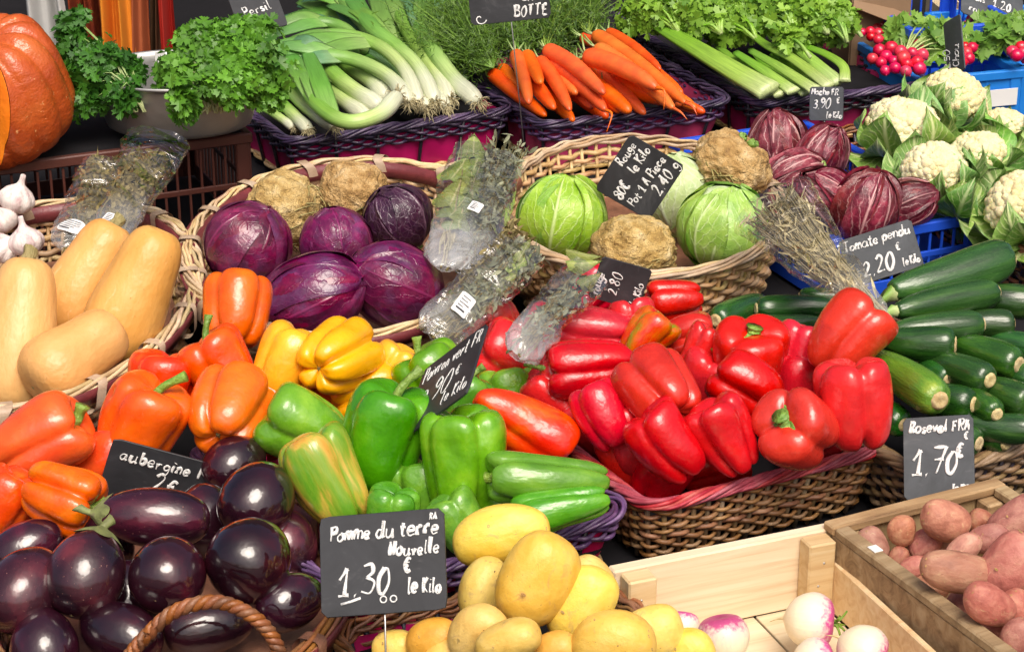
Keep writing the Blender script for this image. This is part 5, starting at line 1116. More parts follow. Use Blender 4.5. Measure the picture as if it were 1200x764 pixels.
CG = 'white cabbages in the round basket'
head(659, 254, .17, 85, .35, 103, 96, 'cab', 'white_cabbage', 'light green cabbage at the left side of its basket', 'cabbage', CG, 10)
head(847, 266, .17, 80, .4, 108, 100, 'cab2', 'white_cabbage', 'green cabbage at the right front with dark torn patches', 'cabbage', CG, 130)
head(790, 226, .155, 95, .3, 92, 92, 'cabp', 'white_cabbage', 'pale cabbage behind the tilted price board', 'cabbage', CG, 60)
celeriac(743, 292, .165, 90, .25, 96, 80, 0, 'celeriac in the front centre of the cabbage basket', 20, False)
celeriac(858, 194, .20, 60, .3, 90, 74, 1, 'celeriac resting at the back right rim of the cabbage basket', 50)
RCG = 'red cabbages in the centre basket'
head(291, 287, .17, 60, .35, 104, 96, 'red', 'red_cabbage', 'red cabbage at the left of its basket, above the orange pepper', 'cabbage', RCG, 40)
head(394, 285, .165, 100, .3, 86, 80, 'red2', 'red_cabbage', 'smaller purple cabbage in the centre below the celeriac', 'cabbage', RCG, 90)
head(466, 256, .17, 120, .2, 82, 78, 'redd', 'red_cabbage', 'blackish cabbage with loose veined leaves at the back right', 'cabbage', RCG, 200)
head(365, 348, .165, 20, .25, 100, 126, 'red2', 'red_cabbage', 'glossy biggest purple cabbage at the basket front', 'cabbage', RCG, 30)
head(463, 334, .165, 150, .3, 100, 112, 'red', 'red_cabbage', 'purple cabbage at the right front under the herb packets', 'cabbage', RCG, 160)
celeriac(332, 244, .18, 150, .35, 80, 88, 1, 'celeriac at the left of the pair behind the red cabbages', 200, False)
celeriac(413, 228, .18, 80, .3, 80, 80, 0, 'celeriac at the right of the pair behind the red cabbages', 120, False)

squash(22, 392, .175, 84, -.1, 182, 94, 'even', 'long butternut at the left edge, its stem just below the garlic')
squash(100, 328, .185, 62, -.05, 150, 84, 'even', 'butternut in the middle with its woody stem by the herb packets')
squash(157, 346, .20, 66, .05, 168, 92, 'even', 'largest smooth butternut against the right rim of the basket', False)
squash(88, 418, .165, 40, -.5, 130, 92, 'long', 'small butternut lying at the front with its end facing out', False)
for a_ in [(20, 232, .19, 70, .3, 44, 'upper white garlic head beside the pumpkin'), (30, 282, .18, 100, .2, 44, 'garlic head resting on the leftmost butternut'), (4, 290, .17, 40, .4, 40, 'pinkish garlic head at the left edge, lowest'), (2, 258, .16, 120, .3, 40, 'garlic head cut off by the left edge')]: garlic(*a_)

# peppers: orange, yellow, green
OG, YG, GG, RDG = 'orange peppers at the left', 'yellow peppers in the middle', 'green peppers in the purple tray', 'red peppers in the red wicker tray'
tray((402, 692), (752, 602), (208, 528), .10, 'purple wicker tray with crimson lining holding green peppers', group='low wicker trays of peppers', side='w_purple', rimm='w_purple', floor_z=.045)
tray((-120, 668), (208, 588), (-310, 512), .10, 'black wicker tray holding orange peppers at the left', group='low wicker trays of peppers', side='w_black', rimm='w_black', lining=None, full=True, rows=8, floor_z=.045)
tray((764, 592), (1050, 526), (556, 442), .10, 'brown wicker tray with red rim heaped with red peppers', group='low wicker trays of peppers', side='w_redbrown', rimm='w_pink', full=True, lining=None, rows=10, strands=8, rimr=.0028, floor_z=.05, stake_mat='w_grey')
o_ = [
 (277, 364, .21, 88, -.35, 82, 77, 'block', 'orange', 'orange pepper on top, leaning against the centre basket', OG, 30, None),
 (258, 428, .19, 120, .1, 76, 80, 'block2', 'orange', 'orange pepper below the topmost one with a short green stem', OG, 10, 1),
 (189, 452, .165, 80, .1, 74, 80, 'block', 'redorange', 'red-orange pepper behind the one with the curled stem', OG, 80, None),
 (163, 500, .175, 62, .25, 108, 96, 'tall', 'orange', 'large orange pepper with a curled green stem above the aubergine board', OG, 0, 1),
 (269, 482, .185, 70, -.72, 96, 92, 'squat', 'orange', 'squat orange pepper showing its blossom end by the yellow ones', OG, 40, None),
 (44, 517, .18, 28, .0, 112, 92, 'tall', 'orange', 'long orange pepper at the left edge under the squash basket', OG, 20, 2),
 (74, 581, .175, -20, .15, 82, 86, 'multi', 'redorange', 'lobed orange pepper right above the aubergines', OG, 0, 2),
 (4, 590, .15, 60, .1, 80, 70, 'block', 'redorange', 'orange pepper mostly cut off at the left edge', OG, 0, None),
 (610, 500, .155, -28, -.1, 122, 76, 'tall2', 'redorange', 'orange-red pepper lying alone between green and red peppers', OG, 120, None),
 (388, 462, .13, 60, .2, 90, 76, 'block', 'redorange', 'dark orange pepper peeping out beneath the yellow ones', OG, 0, None),
 (312, 492, .125, 80, -.3, 84, 74, 'block2', 'orange', 'orange pepper hidden low between squat orange and green ones', OG, 0, None),
 (120, 545, .13, 30, .2, 84, 74, 'block', 'redorange', 'orange pepper low behind the aubergine board corner', OG, 0, None),
 (334, 428, .19, 62, .0, 86, 72, 'tall', 'yellow', 'yellow pepper at the left of the yellow group', YG, 50, None),
 (396, 420, .205, 30, -.82, 90, 90, 'multi', 'yellow', 'bulging many-lobed yellow pepper on top of its group', YG, 15, None),
 (458, 438, .165, 60, .1, 70, 60, 'block', 'yellow', 'yellow pepper half hidden behind the others at the right', YG, 0, None),
 (428, 462, .15, 20, -.2, 76, 66, 'block2', 'yellow', 'yellow-orange pepper under the bulging lobed one', YG, 0, None),
 (330, 470, .14, 80, -.2, 70, 66, 'block', 'yellow', 'yellow pepper low at the left beneath its group', YG, 0, None),
 (354, 500, .175, 150, .1, 90, 88, 'block2', 'green', 'round green pepper at the left end of the green ones', GG, 60, None),
 (384, 560, .175, 118, .05, 112, 92, 'tall', 'stripe', 'green pepper streaked with orange above the potato board', GG, 0, None),
 (450, 512, .19, 74, .2, 116, 100, 'block2', 'green', 'big green pepper with a tall green stalk in the middle', GG, 25, 1),
 (508, 446, .17, 120, .1, 78, 84, 'block', 'green', 'green pepper at the back, behind the tilted green pepper board', GG, 0, 0),
 (542, 540, .185, 92, .15, 116, 98, 'block', 'green', 'smooth bright green pepper right of the tilted board', GG, 45, None),
 (640, 562, .185, 176, .15, 130, 68, 'long', 'green', 'long green pepper lying crosswise at the right', GG, 90, 3),
 (657, 598, .165, 192, .1, 102, 58, 'long', 'green', 'slim green pepper below the crosswise one at the right corner', GG, 20, None),
 (535, 470, .145, 60, .1, 74, 70, 'block', 'green', 'green pepper seen in part right of the board edge', GG, 0, 0),
 (458, 602, .14, 80, .2, 60, 62, 'block', 'green', 'green pepper mostly hidden above the potato board', GG, 0, None),
 (537, 612, .14, 120, .1, 70, 62, 'block2', 'green', 'green pepper at the front between the board and the potatoes', GG, 0, None),
 (495, 580, .125, 100, .1, 80, 76, 'block', 'green', 'green pepper deep in the shadow of the front heap', GG, 0, None),
 (590, 596, .13, 40, .1, 84, 66, 'block2', 'green', 'green pepper beneath the two lying ones', GG, 0, None),
 (600, 470, .11, 100, .1, 80, 70, 'block', 'green', 'green pepper low behind the lone orange-red pepper', GG, 0, None),
 (690, 430, .18, 184, .1, 98, 68, 'block', 'red', 'block shaped red pepper lying on its side with a green stalk at left', RDG, 45, 1),
 (694, 386, .17, 170, .0, 96, 62, 'tall', 'red', 'red pepper behind the block shaped one, under the small board', RDG, 20, None),
 (604, 422, .15, 150, .1, 92, 84, 'block2', 'red', 'red pepper at the left edge, half under the foil wrapped herbs', RDG, 0, None),
 (790, 352, .16, 185, .1, 62, 50, 'block', 'red', 'red pepper at the very back beside the cabbage basket', RDG, 30, None),
 (744, 384, .165, 100, .0, 66, 56, 'block2', 'red', 'red pepper at the back behind the green tinged one', RDG, 0, None),
 (757, 396, .17, 50, .1, 66, 56, 'tall', 'turning', 'red pepper turning green, pointed, near the back of its heap', RDG, 0, None),
 (800, 396, .15, 10, .2, 76, 52, 'wrink', 'red', 'wrinkled red pepper at the back right of the turning one', RDG, 60, None),
 (816, 416, .17, 60, .1, 72, 44, 'tall2', 'red', 'narrow conical red pepper pointing up in the middle', RDG, 0, None),
 (880, 416, .185, 88, .55, 74, 88, 'squat', 'red', 'red pepper at the top centre with its stem facing up', RDG, 20, 3),
 (876, 456, .18, 140, -.2, 84, 78, 'wrink', 'red', 'folded red pepper under the one with the stem facing up', RDG, 130, None),
 (772, 466, .195, 130, -.68, 92, 90, 'squat', 'red', 'red pepper at the heart of the heap, blossom end outwards', RDG, 10, None),
 (706, 492, .17, 112, -.1, 80, 62, 'tall', 'red', 'smooth oval red pepper beside the left wicker edge', RDG, 70, None),
 (782, 524, .165, 126, .1, 92, 78, 'tall', 'red', 'red pepper at the front left, tapering down to the rim', RDG, 30, None),
 (850, 516, .17, 122, .12, 90, 76, 'tall2', 'red', 'red pepper in front centre slanting beside the tapering one', RDG, 80, None),
 (934, 508, .18, 150, .78, 84, 92, 'squat', 'red', 'red pepper at the front with a cut green stem facing out', RDG, 0, 3),
 (1002, 478, .195, 96, .1, 100, 92, 'block', 'red', 'tall blocky red pepper at the right front corner of the tray', RDG, 20, None),
 (994, 396, .225, 50, .05, 100, 84, 'tall', 'red', 'red pepper highest of the heap, in front of the courgettes', RDG, 0, None),
 (934, 418, .17, 70, .0, 76, 60, 'block', 'red', 'red pepper wedged left of the highest one', RDG, 0, None),
 (928, 458, .14, 80, .1, 76, 66, 'block2', 'red', 'red pepper sunk in shade behind the stem-out pepper', RDG, 0, None),
 (655, 468, .135, 140, .1, 84, 70, 'block2', 'red', 'red pepper in shade below the block shaped one', RDG, 0, None),
 (830, 452, .14, 70, .4, 74, 66, 'block', 'red', 'red pepper with a dry stem between folded and heart ones', RDG, 0, 2),
 (586, 392, .13, 120, .0, 70, 62, 'block', 'red', 'red pepper at the far left back of its tray', RDG, 0, None),
 (738, 518, .13, 100, .1, 80, 70, 'block', 'red', 'red pepper at the bottom left beneath the tapering one', RDG, 0, None),
 (640, 400, .14, 60, .1, 76, 66, 'block', 'red', 'red pepper glimpsed between foil packet and block shaped one', RDG, 0, None),
 (738, 540, .10, 120, .1, 80, 70, 'block', 'red', 'red pepper low by the left wicker rim near the corner', RDG, 0, None),
 (696, 506, .105, 130, .1, 80, 66, 'block2', 'red', 'red pepper low against the left wicker side', RDG, 0, None),
 (650, 462, .105, 110, .1, 80, 66, 'block', 'red', 'red pepper low at the left wicker side, under the foil wrapped herbs', RDG, 0, None),
 (776, 560, .095, 60, .1, 74, 66, 'block', 'red', 'red pepper in the very front corner of the red rim', RDG, 0, None),
 (836, 548, .095, 20, .1, 80, 60, 'block2', 'red', 'red pepper low at the front rim between the two slanting ones', RDG, 0, None),
 (950, 520, .10, 30, .1, 74, 60, 'block', 'red', 'red pepper low at the front rim beneath the tall blocky one', RDG, 0, None),
 (690, 345, .13, 40, .1, 66, 56, 'block', 'red', 'red pepper behind the small tilted board', RDG, 0, None)]
for r_ in o_:
    px, py, h, a, tw, L, W, key, mat, lb, g, roll, stm = r_
    py -= 5 if g == RDG and py > 440 else 0
    kl, kw = (.94, 1.07) if g == RDG else (.97, 1.08)
    if key in ('long', 'multi'): kl, kw = 1, 1
    pepper(px, py, h, a, tw, L * kl, W * kw, key, mat, lb, g, roll, stm, scar=stm is None)

# courgettes
tray((1062, 572), (1240, 502), (860, 396), .10, 'grey wooden wicker tray holding the courgettes', group=None, side='w_grey', rimm='w_grey', full=True, lining=None, rows=9, strands=7, rimr=.004, rad=.0042, floor_z=.05)
for i, c in enumerate([
 (1046, 344, 1184, 302, 54, .225, .245, 'biggest courgette, topmost of the pile', 0), (1050, 364, 1168, 342, 40, .22, .22, 'courgette directly beneath the biggest one', 1), (1046, 388, 1152, 380, 38, .205, .205, 'third courgette from the top with a pale tip', 2),
 (1036, 400, 1120, 404, 44, .195, .20, 'mid green courgette touching the highest red pepper', 1), (1024, 420, 1102, 470, 48, .18, .195, 'bright yellowish green courgette slanting down', 3), (1120, 380, 1188, 380, 36, .19, .19, 'courgette right of the third one, only its end showing', 0),
 (1140, 350, 1215, 356, 42, .20, .20, 'courgette cut by the edge just under the biggest one', 1), (1088, 420, 1161, 446, 40, .175, .185, 'courgette in the centre of the pile with its tip to the right', 2), (1115, 402, 1195, 428, 42, .18, .185, 'plump green courgette above the central one', 1),
 (1068, 462, 1142, 474, 40, .155, .165, 'courgette above the red potato board, left one', 0), (1110, 448, 1169, 486, 34, .155, .16, 'courgette above the red potato board, right one', 1), (1150, 452, 1208, 474, 42, .16, .165, 'courgette cut by the edge halfway down', 2),
 (1160, 398, 1215, 410, 34, .17, .17, 'narrow courgette at the edge above the halfway one', 0), (1076, 424, 1112, 445, 30, .165, .17, 'short courgette end between the bright one and the central one', 1), (1130, 498, 1210, 504, 38, .135, .14, 'lowest courgette by the grey tray rim', 0),
 (1082, 500, 1148, 520, 38, .125, .13, 'courgette behind the red potato board', 2), (1160, 426, 1214, 446, 40, .165, .165, 'courgette at the edge between narrow and halfway ones', 1), (1010, 470, 1060, 498, 36, .14, .14, 'courgette in the shade beside the blocky red pepper', 0), (1090, 480, 1180, 520, 36, .115, .12, 'courgette at the bottom of the pile', 1),
 (892, 352, 838, 376, 34, .13, .14, 'grey-green courgette at the back left with its end facing out', 2), (986, 360, 886, 362, 32, .135, .14, 'dark courgette lying crosswise behind the red peppers', 0), (960, 378, 872, 384, 28, .125, .13, 'dark courgette in front of the crosswise one', 1), (1000, 350, 936, 348, 24, .14, .14, 'slim courgette end below the dry straw bundle', 2)]):
    courgette(*c, roll=i * 50)

# ================================================================== FRONT ROW
round_basket(195, 690, 212, 560, 830, .11, 'brown wicker basket with a twisted handle full of aubergines', band='band', weave_mat='w_brown', rim_mat='w_brown', group=None, name='handled_basket')
def handle():
    o = [x for x in bpy.data.objects if x.name == 'handled_basket'][0]; inv = o.matrix_basis.inverted() @ T
    pth = spline([P(*q) for q in [(146, 776, .12), (168, 748, .145), (205, 716, .175), (252, 705, .185), (292, 719, .175), (318, 744, .15), (332, 776, .12)]], 70)
    tg, s, u = frames(pth, (0, -.8, .6)); t = np.linspace(0, 1, 70)
    for k in range(3):
        ph = t * 2 * pi * 8 + k * 2 * pi / 3; q = pth + s * (.0042 * np.cos(ph))[:, None] + u * (.0042 * np.sin(ph))[:, None]; q = np.array([inv @ Vector(x) for x in q]); mb = MB(); tube(mb, q, .0045, 7, rnd=rng.random()); link('handle_strand', mb.mesh('handle_strand', M['w_brown']), None, o)
handle()
for a_ in [
 (180, 606, .18, 176, .05, 132, 72, 'reddish aubergine lying across, its green calyx at the left', 0, True, 0), (101, 672, .175, 75, -.45, 108, 94, 'reddish aubergine at the front left, blunt end facing out', 1, True, 0),
 (198, 672, .17, 70, -.8, 96, 90, 'round aubergine in the centre with the end scar facing out', 2, False, 0), (294, 654, .175, 50, -.7, 104, 98, 'biggest black aubergine at the right front', 0, False, 0),
 (302, 586, .17, 60, -.6, 100, 88, 'black aubergine behind the biggest one, right of the board', 1, False, 0), (276, 546, .14, 40, -.4, 80, 72, 'aubergine at the back beside the squat orange pepper', 2, False, 0),
 (30, 690, .16, 60, -.5, 110, 92, 'speckled purple aubergine at the left edge', 2, False, 40), (32, 642, .135, 30, -.2, 90, 64, 'aubergine in shade behind the speckled one', 0, False, 0), (340, 704, .13, 20, -.5, 86, 68, 'aubergine at the right behind the potato board', 1, False, 0),
 (140, 742, .125, 160, -.4, 110, 74, 'aubergine in shade left of the handle', 1, False, 0), (246, 734, .12, 10, -.3, 110, 66, 'aubergine framed by the twisted handle', 2, False, 0), (52, 756, .12, 100, -.4, 92, 80, 'aubergine in the bottom left corner', 0, False, 0),
 (335, 640, .11, 90, -.2, 86, 76, 'aubergine low beside the purple wicker edge', 0, False, 0), (240, 610, .12, 90, -.2, 90, 80, 'aubergine deep between the crosswise and the biggest ones', 1, False, 0), (150, 700, .11, 90, -.2, 90, 80, 'aubergine deep beneath the front pair', 1, False, 0), (120, 640, .12, 90, -.2, 80, 76, 'aubergine in shade under the crosswise one', 2, False, 0)]:
    aubergine(*a_[:8], a_[8], a_[9], a_[10])

tray((470, 850), (800, 770), (385, 738), .085, 'low wicker tray heaped with yellow potatoes', group=None, side='w_brown', rimm='w_brown', full=True, rows=7, floor_z=.05, lining='lining')
PG = 'yellow potatoes heaped at the front'
for a_ in [
 (589, 627, .21, 12, .1, 112, 66, 'potato', 0, 'smooth yellow potato at the top left of the heap', 0), (630, 680, .215, 62, .2, 112, 92, 'potato', 1, 'largest yellow potato with dark marks on its lower end', 20), (682, 710, .185, 60, .2, 96, 76, 'potato', 2, 'yellow potato leaning right of the largest one', 0),
 (568, 692, .17, 78, .2, 82, 60, 'potato', 0, 'yellow potato peeping out left behind the largest one', 60), (560, 744, .18, 50, .4, 76, 64, 'potato', 2, 'yellow potato at the bottom, left of centre', 0), (508, 752, .15, 20, .3, 62, 58, 'potato_orange', 0, 'small orange-skinned potato at the left', 0),
 (461, 760, .13, 10, .3, 50, 46, 'potato', 1, 'smallest potato at the left end under the price pin', 0), (596, 752, .195, 20, .3, 78, 60, 'potato', 1, 'tan potato below the largest one', 90), (720, 756, .185, 12, .3, 98, 80, 'potato', 0, 'pale smooth potato at the bottom right of the heap', 40),
 (764, 742, .15, 20, .2, 72, 66, 'potato', 1, 'yellow potato right behind the pale smooth one', 0), (806, 766, .13, 20, .3, 62, 56, 'potato', 2, 'yellow potato at the right end beside the turnips', 0), (645, 766, .17, 30, .3, 66, 50, 'potato_orange', 0, 'orange-yellow potato at the bottom edge', 0),
 (690, 680, .15, 120, .1, 60, 56, 'potato', 0, 'yellow potato at the back right of the largest one', 0), (530, 776, .14, 10, .2, 70, 56, 'potato', 2, 'potato cut off by the bottom edge', 0)]:
    link('eyes', EYES, None, potato(*a_[:7], a_[7], a_[8], a_[9], PG, a_[10])) if False else potato(*a_[:7], a_[7], a_[8], a_[9], PG, a_[10])

# turnip crate: thin boards on square corner posts
def crate_from(BL, BR, h, d, base=.006, turn=0.0):
    a, b = P(*BL, h), P(*BR, h); w = np.linalg.norm(b - a); t = math.atan2(b[1] - a[1], b[0] - a[0]) + radians(turn); ex, ey = np.array([cos(t), sin(t), 0]), np.array([-sin(t), cos(t), 0]); m = (a + b) / 2 - ey * d / 2
    Mx = Matrix.Identity(4)
    for r in range(3): Mx[r][0], Mx[r][1] = ex[r], ey[r]
    Mx[0][3], Mx[1][3], Mx[2][3] = m[0], m[1], base
    return Mx, w, d
def turnip_crate():
    Mx, w, d = crate_from((716, 666), (964, 609), .115, .5, turn=-3); o = root('wooden_crate', Mx, 'pale new wooden crate with turnips', 'crate', 'wooden crates'); H = .115 - .006
    def pl(nm, c, dd, mat='pine'):
        mb = MB(); box(mb, (0, 0, 0), dd); link(nm, mb.mesh(nm, M[mat], False), trans(c), o)
    pl('end_board', (0, d / 2 - .007, H / 2 + .004), (w, .017, H - .008)); pl('end_board', (0, -d / 2 + .007, H / 2 + .004), (w, .017, H - .008))
    for sx in (-1, 1):
        pl('side_board', (sx * (w / 2 - .004), 0, .042), (.008, d - .014, .066), 'pine_warm')
        for sy in (-1, 1): pl('corner_post', (sx * (w / 2 - .026), sy * (d / 2 - .029), H / 2 + .003), (.036, .026, H - .012), 'pine_warm')
    for sx in (-1, 1):
        for z in (.02, .05, .08):
            mb = MB(); a_ = np.linspace(0, 2 * pi, 9, endpoint=False); mb.add(np.stack([np.stack([r * np.cos(a_), np.full(9, y), r * np.sin(a_)], -1) for r, y in ((.0016, 0), (.0014, -.0006), (.0001, -.0007))]), grid_faces(3, 9, True)); link('nail', mb.mesh('nail', M['pin']), trans((sx * (w / 2 - .03 + .006 * (z - .05) / .03), d / 2 - .0157 - .0265, z)), o)
    n = 3
    for i in range(n): pl('base_slat', (-w / 2 + .006 + (w - .012) * (i + .5) / n, 0, .004), ((w - .012) / n - .003, d - .024, .005))
turnip_crate()
for a_ in [(950, 727, .07, -5, .15, 66, 66, 0, 'turnip with a magenta shoulder in the middle of the crate', True), (1010, 762, .075, -30, .1, 64, 64, 1, 'turnip near the side board with leaf stubs at the right', True), (848, 748, .085, 100, .1, 64, 62, 1, 'turnip with a purple crown at the left beside the potatoes', False),
           (801, 734, .08, 80, -.2, 42, 38, 0, 'small purple turnip at the left, behind the potatoes', False), (955, 776, .06, 20, .1, 58, 58, 1, 'turnip cut by the bottom edge in front of the middle one', False)]: turnip(*a_)

def roseval_crate():
    Mx, w, d = crate_from((970, 612), (1164, 558), .125, .52, turn=-2); o = root('wooden_crate', Mx, 'old rough wooden crate filled with red potatoes', 'crate', 'wooden crates'); H = .119
    def pl(nm, c, dd, mat='oldwood'):
        mb = MB(); box(mb, (0, 0, 0), dd); link(nm, mb.mesh(nm, M[mat], False), trans(c), o)
    for z in (.030, .084):
        for sy in (-1, 1): pl('side_board', (0, sy * (d / 2 - .006), z), (w, .012, .048))
        for sx in (-1, 1): pl('end_board', (sx * (w / 2 - .006), 0, z), (.012, d - .026, .048))
    for sy in (-1, 1): pl('rim_rail', (0, sy * (d / 2 - .009), H - .006), (w + .004, .022, .012))
    for sx in (-1, 1): pl('rim_rail', (sx * (w / 2 - .009), 0, H - .006), (.020, d - .042, .012))
    for sx in (-1, 1):
        for sy in (-1, 1): pl('corner_post', (sx * (w / 2 - .026), sy * (d / 2 - .026), .054), (.026, .026, .104))
    for i in range(4): pl('base_board', (-w / 2 + w * (i + .5) / 4, 0, .004), (w / 4 - .005, d - .03, .007))
    mb = MB(); box(mb, (0, 0, 0), (.012, .015, .0015)); link('sticker', mb.mesh('sticker', M['white'], False), trans((-w / 2 + .012, d / 2 - .085, H + .001)), o)
roseval_crate()
VG = 'red-skinned potatoes in the old crate'
for a_ in [
 (1057, 622, .125, 90, .3, 40, 38, 0, 'small round red potato near the back left corner'), (1022, 638, .11, 120, .2, 46, 40, 2, 'red potato against the left board'), (1108, 610, .145, 160, .3, 66, 52, 2, 'big pale pink potato at the back under the price pin'),
 (1083, 638, .105, 40, .2, 44, 38, 0, 'dark red potato behind the small round one'), (1052, 653, .095, 60, .2, 32, 28, 1, 'tiny red potato near the left board'), (1122, 670, .15, 170, .2, 98, 54, 2, 'longest red potato, lying across the centre'),
 (1184, 662, .155, 60, .2, 92, 80, 1, 'largest knobbly red potato at the right edge'), (1158, 632, .13, 10, .2, 56, 40, 0, 'red potato above the longest one'), (1128, 645, .125, 45, .1, 54, 34, 2, 'finger shaped pink potato under the big pale one'),
 (1152, 612, .12, 150, .2, 40, 34, 0, 'red potato at the back middle'), (1192, 606, .145, 40, .2, 78, 52, 1, 'rough red potato in the back right'), (1160, 708, .145, 150, .3, 74, 54, 0, 'two-humped red potato in front right of the longest one'),
 (1192, 716, .125, 120, .2, 56, 50, 2, 'red potato beside the two-humped one at the edge'), (1070, 666, .095, 30, .2, 40, 30, 2, 'narrow red potato left of the longest one'), (1194, 750, .12, 70, .2, 60, 50, 0, 'red potato in the bottom right corner'),
 (1088, 690, .085, 20, .2, 50, 40, 0, 'red potato by the left board under the longest one'), (1125, 710, .085, 60, .2, 50, 44, 1, 'red potato low by the left board near the front'), (1160, 742, .085, 60, .2, 50, 44, 2, 'red potato in shade at the bottom of the crate'), (1105, 640, .09, 60, .2, 50, 44, 1, 'red potato deep under the big pale one'), (1175, 690, .1, 60, .2, 50, 44, 2, 'red potato deep beneath the largest one')]:
    potato(*a_[:7], 'roseval', a_[7], a_[8], VG, 0)

# ================================================================== HERB PACKETS
def herbs(base, mid, tip, W0, W1, label, mats=('thyme',), cel='cello', bays=(), seed=0, sticker=None, twigs=60, over=1.15, leafn=500, flat=.45, wrap_t=(0, 1), leaf='bay', lsize=.017, crumple=.16, wrap_w=1.15):
    a, m, b = P(*base), P(*mid), P(*tip); s = mpp(m); pth = spline([a, m, b], 26); o = root('herb_packet', trans(a), label, 'herbs', 'packets of dried herbs'); r_ = np.random.RandomState(seed)
    ax = nrm(b - a); sd = nrm(np.cross(ax, -cF)); up = np.cross(sd, ax); L = np.linalg.norm(b - a); mb = MB(); ml = MB()
    for i in range(twigs):
        u0, v0 = r_.normal(size=2) * .35; u1, v1 = r_.uniform(-1, 1), r_.uniform(-1, 1); e = over * r_.uniform(.75, 1.0); st0 = r_.uniform(0, .25); n = 9; t = np.linspace(st0, e, n)
        c = a + (m - a) * np.minimum(t, .5)[:, None] * 2 + (b - m) * np.maximum(t - .5, 0)[:, None] * 2
        w = s * .5 * (W0 + (W1 - W0) * t) * .85
        q = c + sd * ((u0 + (u1 - u0) * t) * w)[:, None] + up * ((v0 + (v1 - v0) * t) * w * flat)[:, None] + r_.normal(size=(n, 3)) * .0015
        tube(mb, q - a, np.linspace(.0018, .0009, n), 3, rnd=r_.rand())
        if leafn:
            k = max(1, leafn // twigs); j = r_.randint(2, n, k); scatter(ml, q[j] - a + r_.normal(size=(k, 3)) * .004, np.tile(-cF, (k, 1)) + r_.normal(size=(k, 3)) * .7, lsize, leaf, seed * 100 + i, .15, spin=np.tile(ax, (k, 1)) + r_.normal(size=(k, 3)) * .6)
    link('twigs', mb.mesh('twigs', M[mats[-1]]), None, o, kind='stuff')
    if leafn: link('dried_leaves', ml.mesh('dried_leaves', M[mats[0]], False), None, o, kind='stuff')
    for (t, off, ang, ln, wd) in bays:
        c = a + (m - a) * min(t, .5) * 2 + (b - m) * max(t - .5, 0) * 2 + sd * off * s + up * (.012 + .002 * r_.rand())
        A = radians(ang); z = ax * cos(A) + sd * sin(A); x = np.cross(up, z); Mx = Matrix.Identity(4)
        for r in range(3): Mx[r][0], Mx[r][1], Mx[r][2], Mx[r][3] = x[r] * wd * s, up[r] * ln * s, z[r] * ln * s, (c - a - z * ln * s * .5)[r]
        link('bay_leaf', BAY[r_.randint(2)], Mx, o)
    n, k = 34, 36; t = np.linspace(*wrap_t, n); c = a + (m - a) * np.minimum(t, .5)[:, None] * 2 + (b - m) * np.maximum(t - .5, 0)[:, None] * 2
    ang = np.linspace(0, 2 * pi, k, endpoint=False); w = s * .5 * (W0 + (W1 - W0) * t) * wrap_w * np.clip(.35 + (t - wrap_t[0]) * 8, 0, 1)
    base_ = np.stack([np.repeat(t[:, None], k, 1) * 3, np.tile(np.cos(ang), (n, 1)), np.tile(np.sin(ang), (n, 1))], -1).reshape(-1, 3)
    cr = 1 + crumple * tnoise(base_, 1.7, seed, 2).reshape(n, k) + crumple * .9 * np.abs(tnoise(base_, 3.6, seed + 3, 2).reshape(n, k))
    v = c[:, None] + sd * (np.cos(ang)[None] * w[:, None] * cr)[..., None] + up * (np.sin(ang)[None] * w[:, None] * flat * cr + .004)[..., None]
    mb = MB(); mb.add(v - a, grid_faces(n, k, True), np.stack([np.tile(ang, (n, 1)), np.tile(np.linspace(0, 1, n)[:, None], (1, k)), np.zeros((n, k))], -1)); link('wrapper', mb.mesh('wrapper', M[cel], True), None, o)
    if sticker:
        t, off, sw, sh, ang, rnd_ = sticker; c = a + (m - a) * min(t, .5) * 2 + (b - m) * max(t - .5, 0) * 2; ww = s * .5 * (W0 + (W1 - W0) * t) * wrap_w * flat * 1.25; A = radians(ang); x = (sd * cos(A) + ax * sin(A)); z = np.cross(up, x) * -1
        c = c + sd * off * s + up * (ww + .004); q, nn, _ = rrect(sw * s, sh * s, (min(sw, sh) * s / 2 - 1e-5) if rnd_ else .0015, 40)
        pts = np.array([c + x * p_[0] - z * p_[1] - up * (.5 * p_[0] ** 2 * 25) for p_ in q]); mid_ = c + up * .0004; N = len(pts); mb = MB(); mb.add(np.vstack([pts - a, pts - a - up * .0008, [mid_ - a]]), [[i, (i + 1) % N, 2 * N] for i in range(N)] + [[i, i + N, (i + 1) % N + N, (i + 1) % N] for i in range(N)]); lb = link('label', mb.mesh('label', M['white'], False), None, o)
        mb = MB()
        for r in range(5):
            y = (.30 - r * .15) * sh * s; x0 = -.34 * sw * s; x1 = x0 + r_.uniform(.35, .68) * sw * s; p0, p1 = c + x * x0 - z * -y, c + x * x1 - z * -y; bar(mb, p0 - a + up * .0007, p1 - a + up * .0007, sh * s * (.07 if r == 0 else .03), .0004, up)
        link('print', mb.mesh('print', M['ink'], False), None, lb)
BAY = [curved_leaf('bay_leaf', 'bay', 1, .9, s_, .12, .05, .02, .03, base=.02) for s_ in (1, 2)]
herbs((82, 296, .20), (105, 240, .225), (122, 196, .25), 46, 50, 'clear packet of dried thyme with a round label at the left', seed=1, sticker=(.14, -4, 34, 26, -20, True), twigs=110, leafn=2600, over=1.08)
herbs((128, 282, .205), (152, 232, .235), (180, 176, .26), 34, 66, 'taller open packet of dried herbs against the brown crate', seed=2, twigs=120, leafn=2200, over=.92, wrap_t=(0, 1.08), sticker=(.12, -6, 16, 22, -10, False))
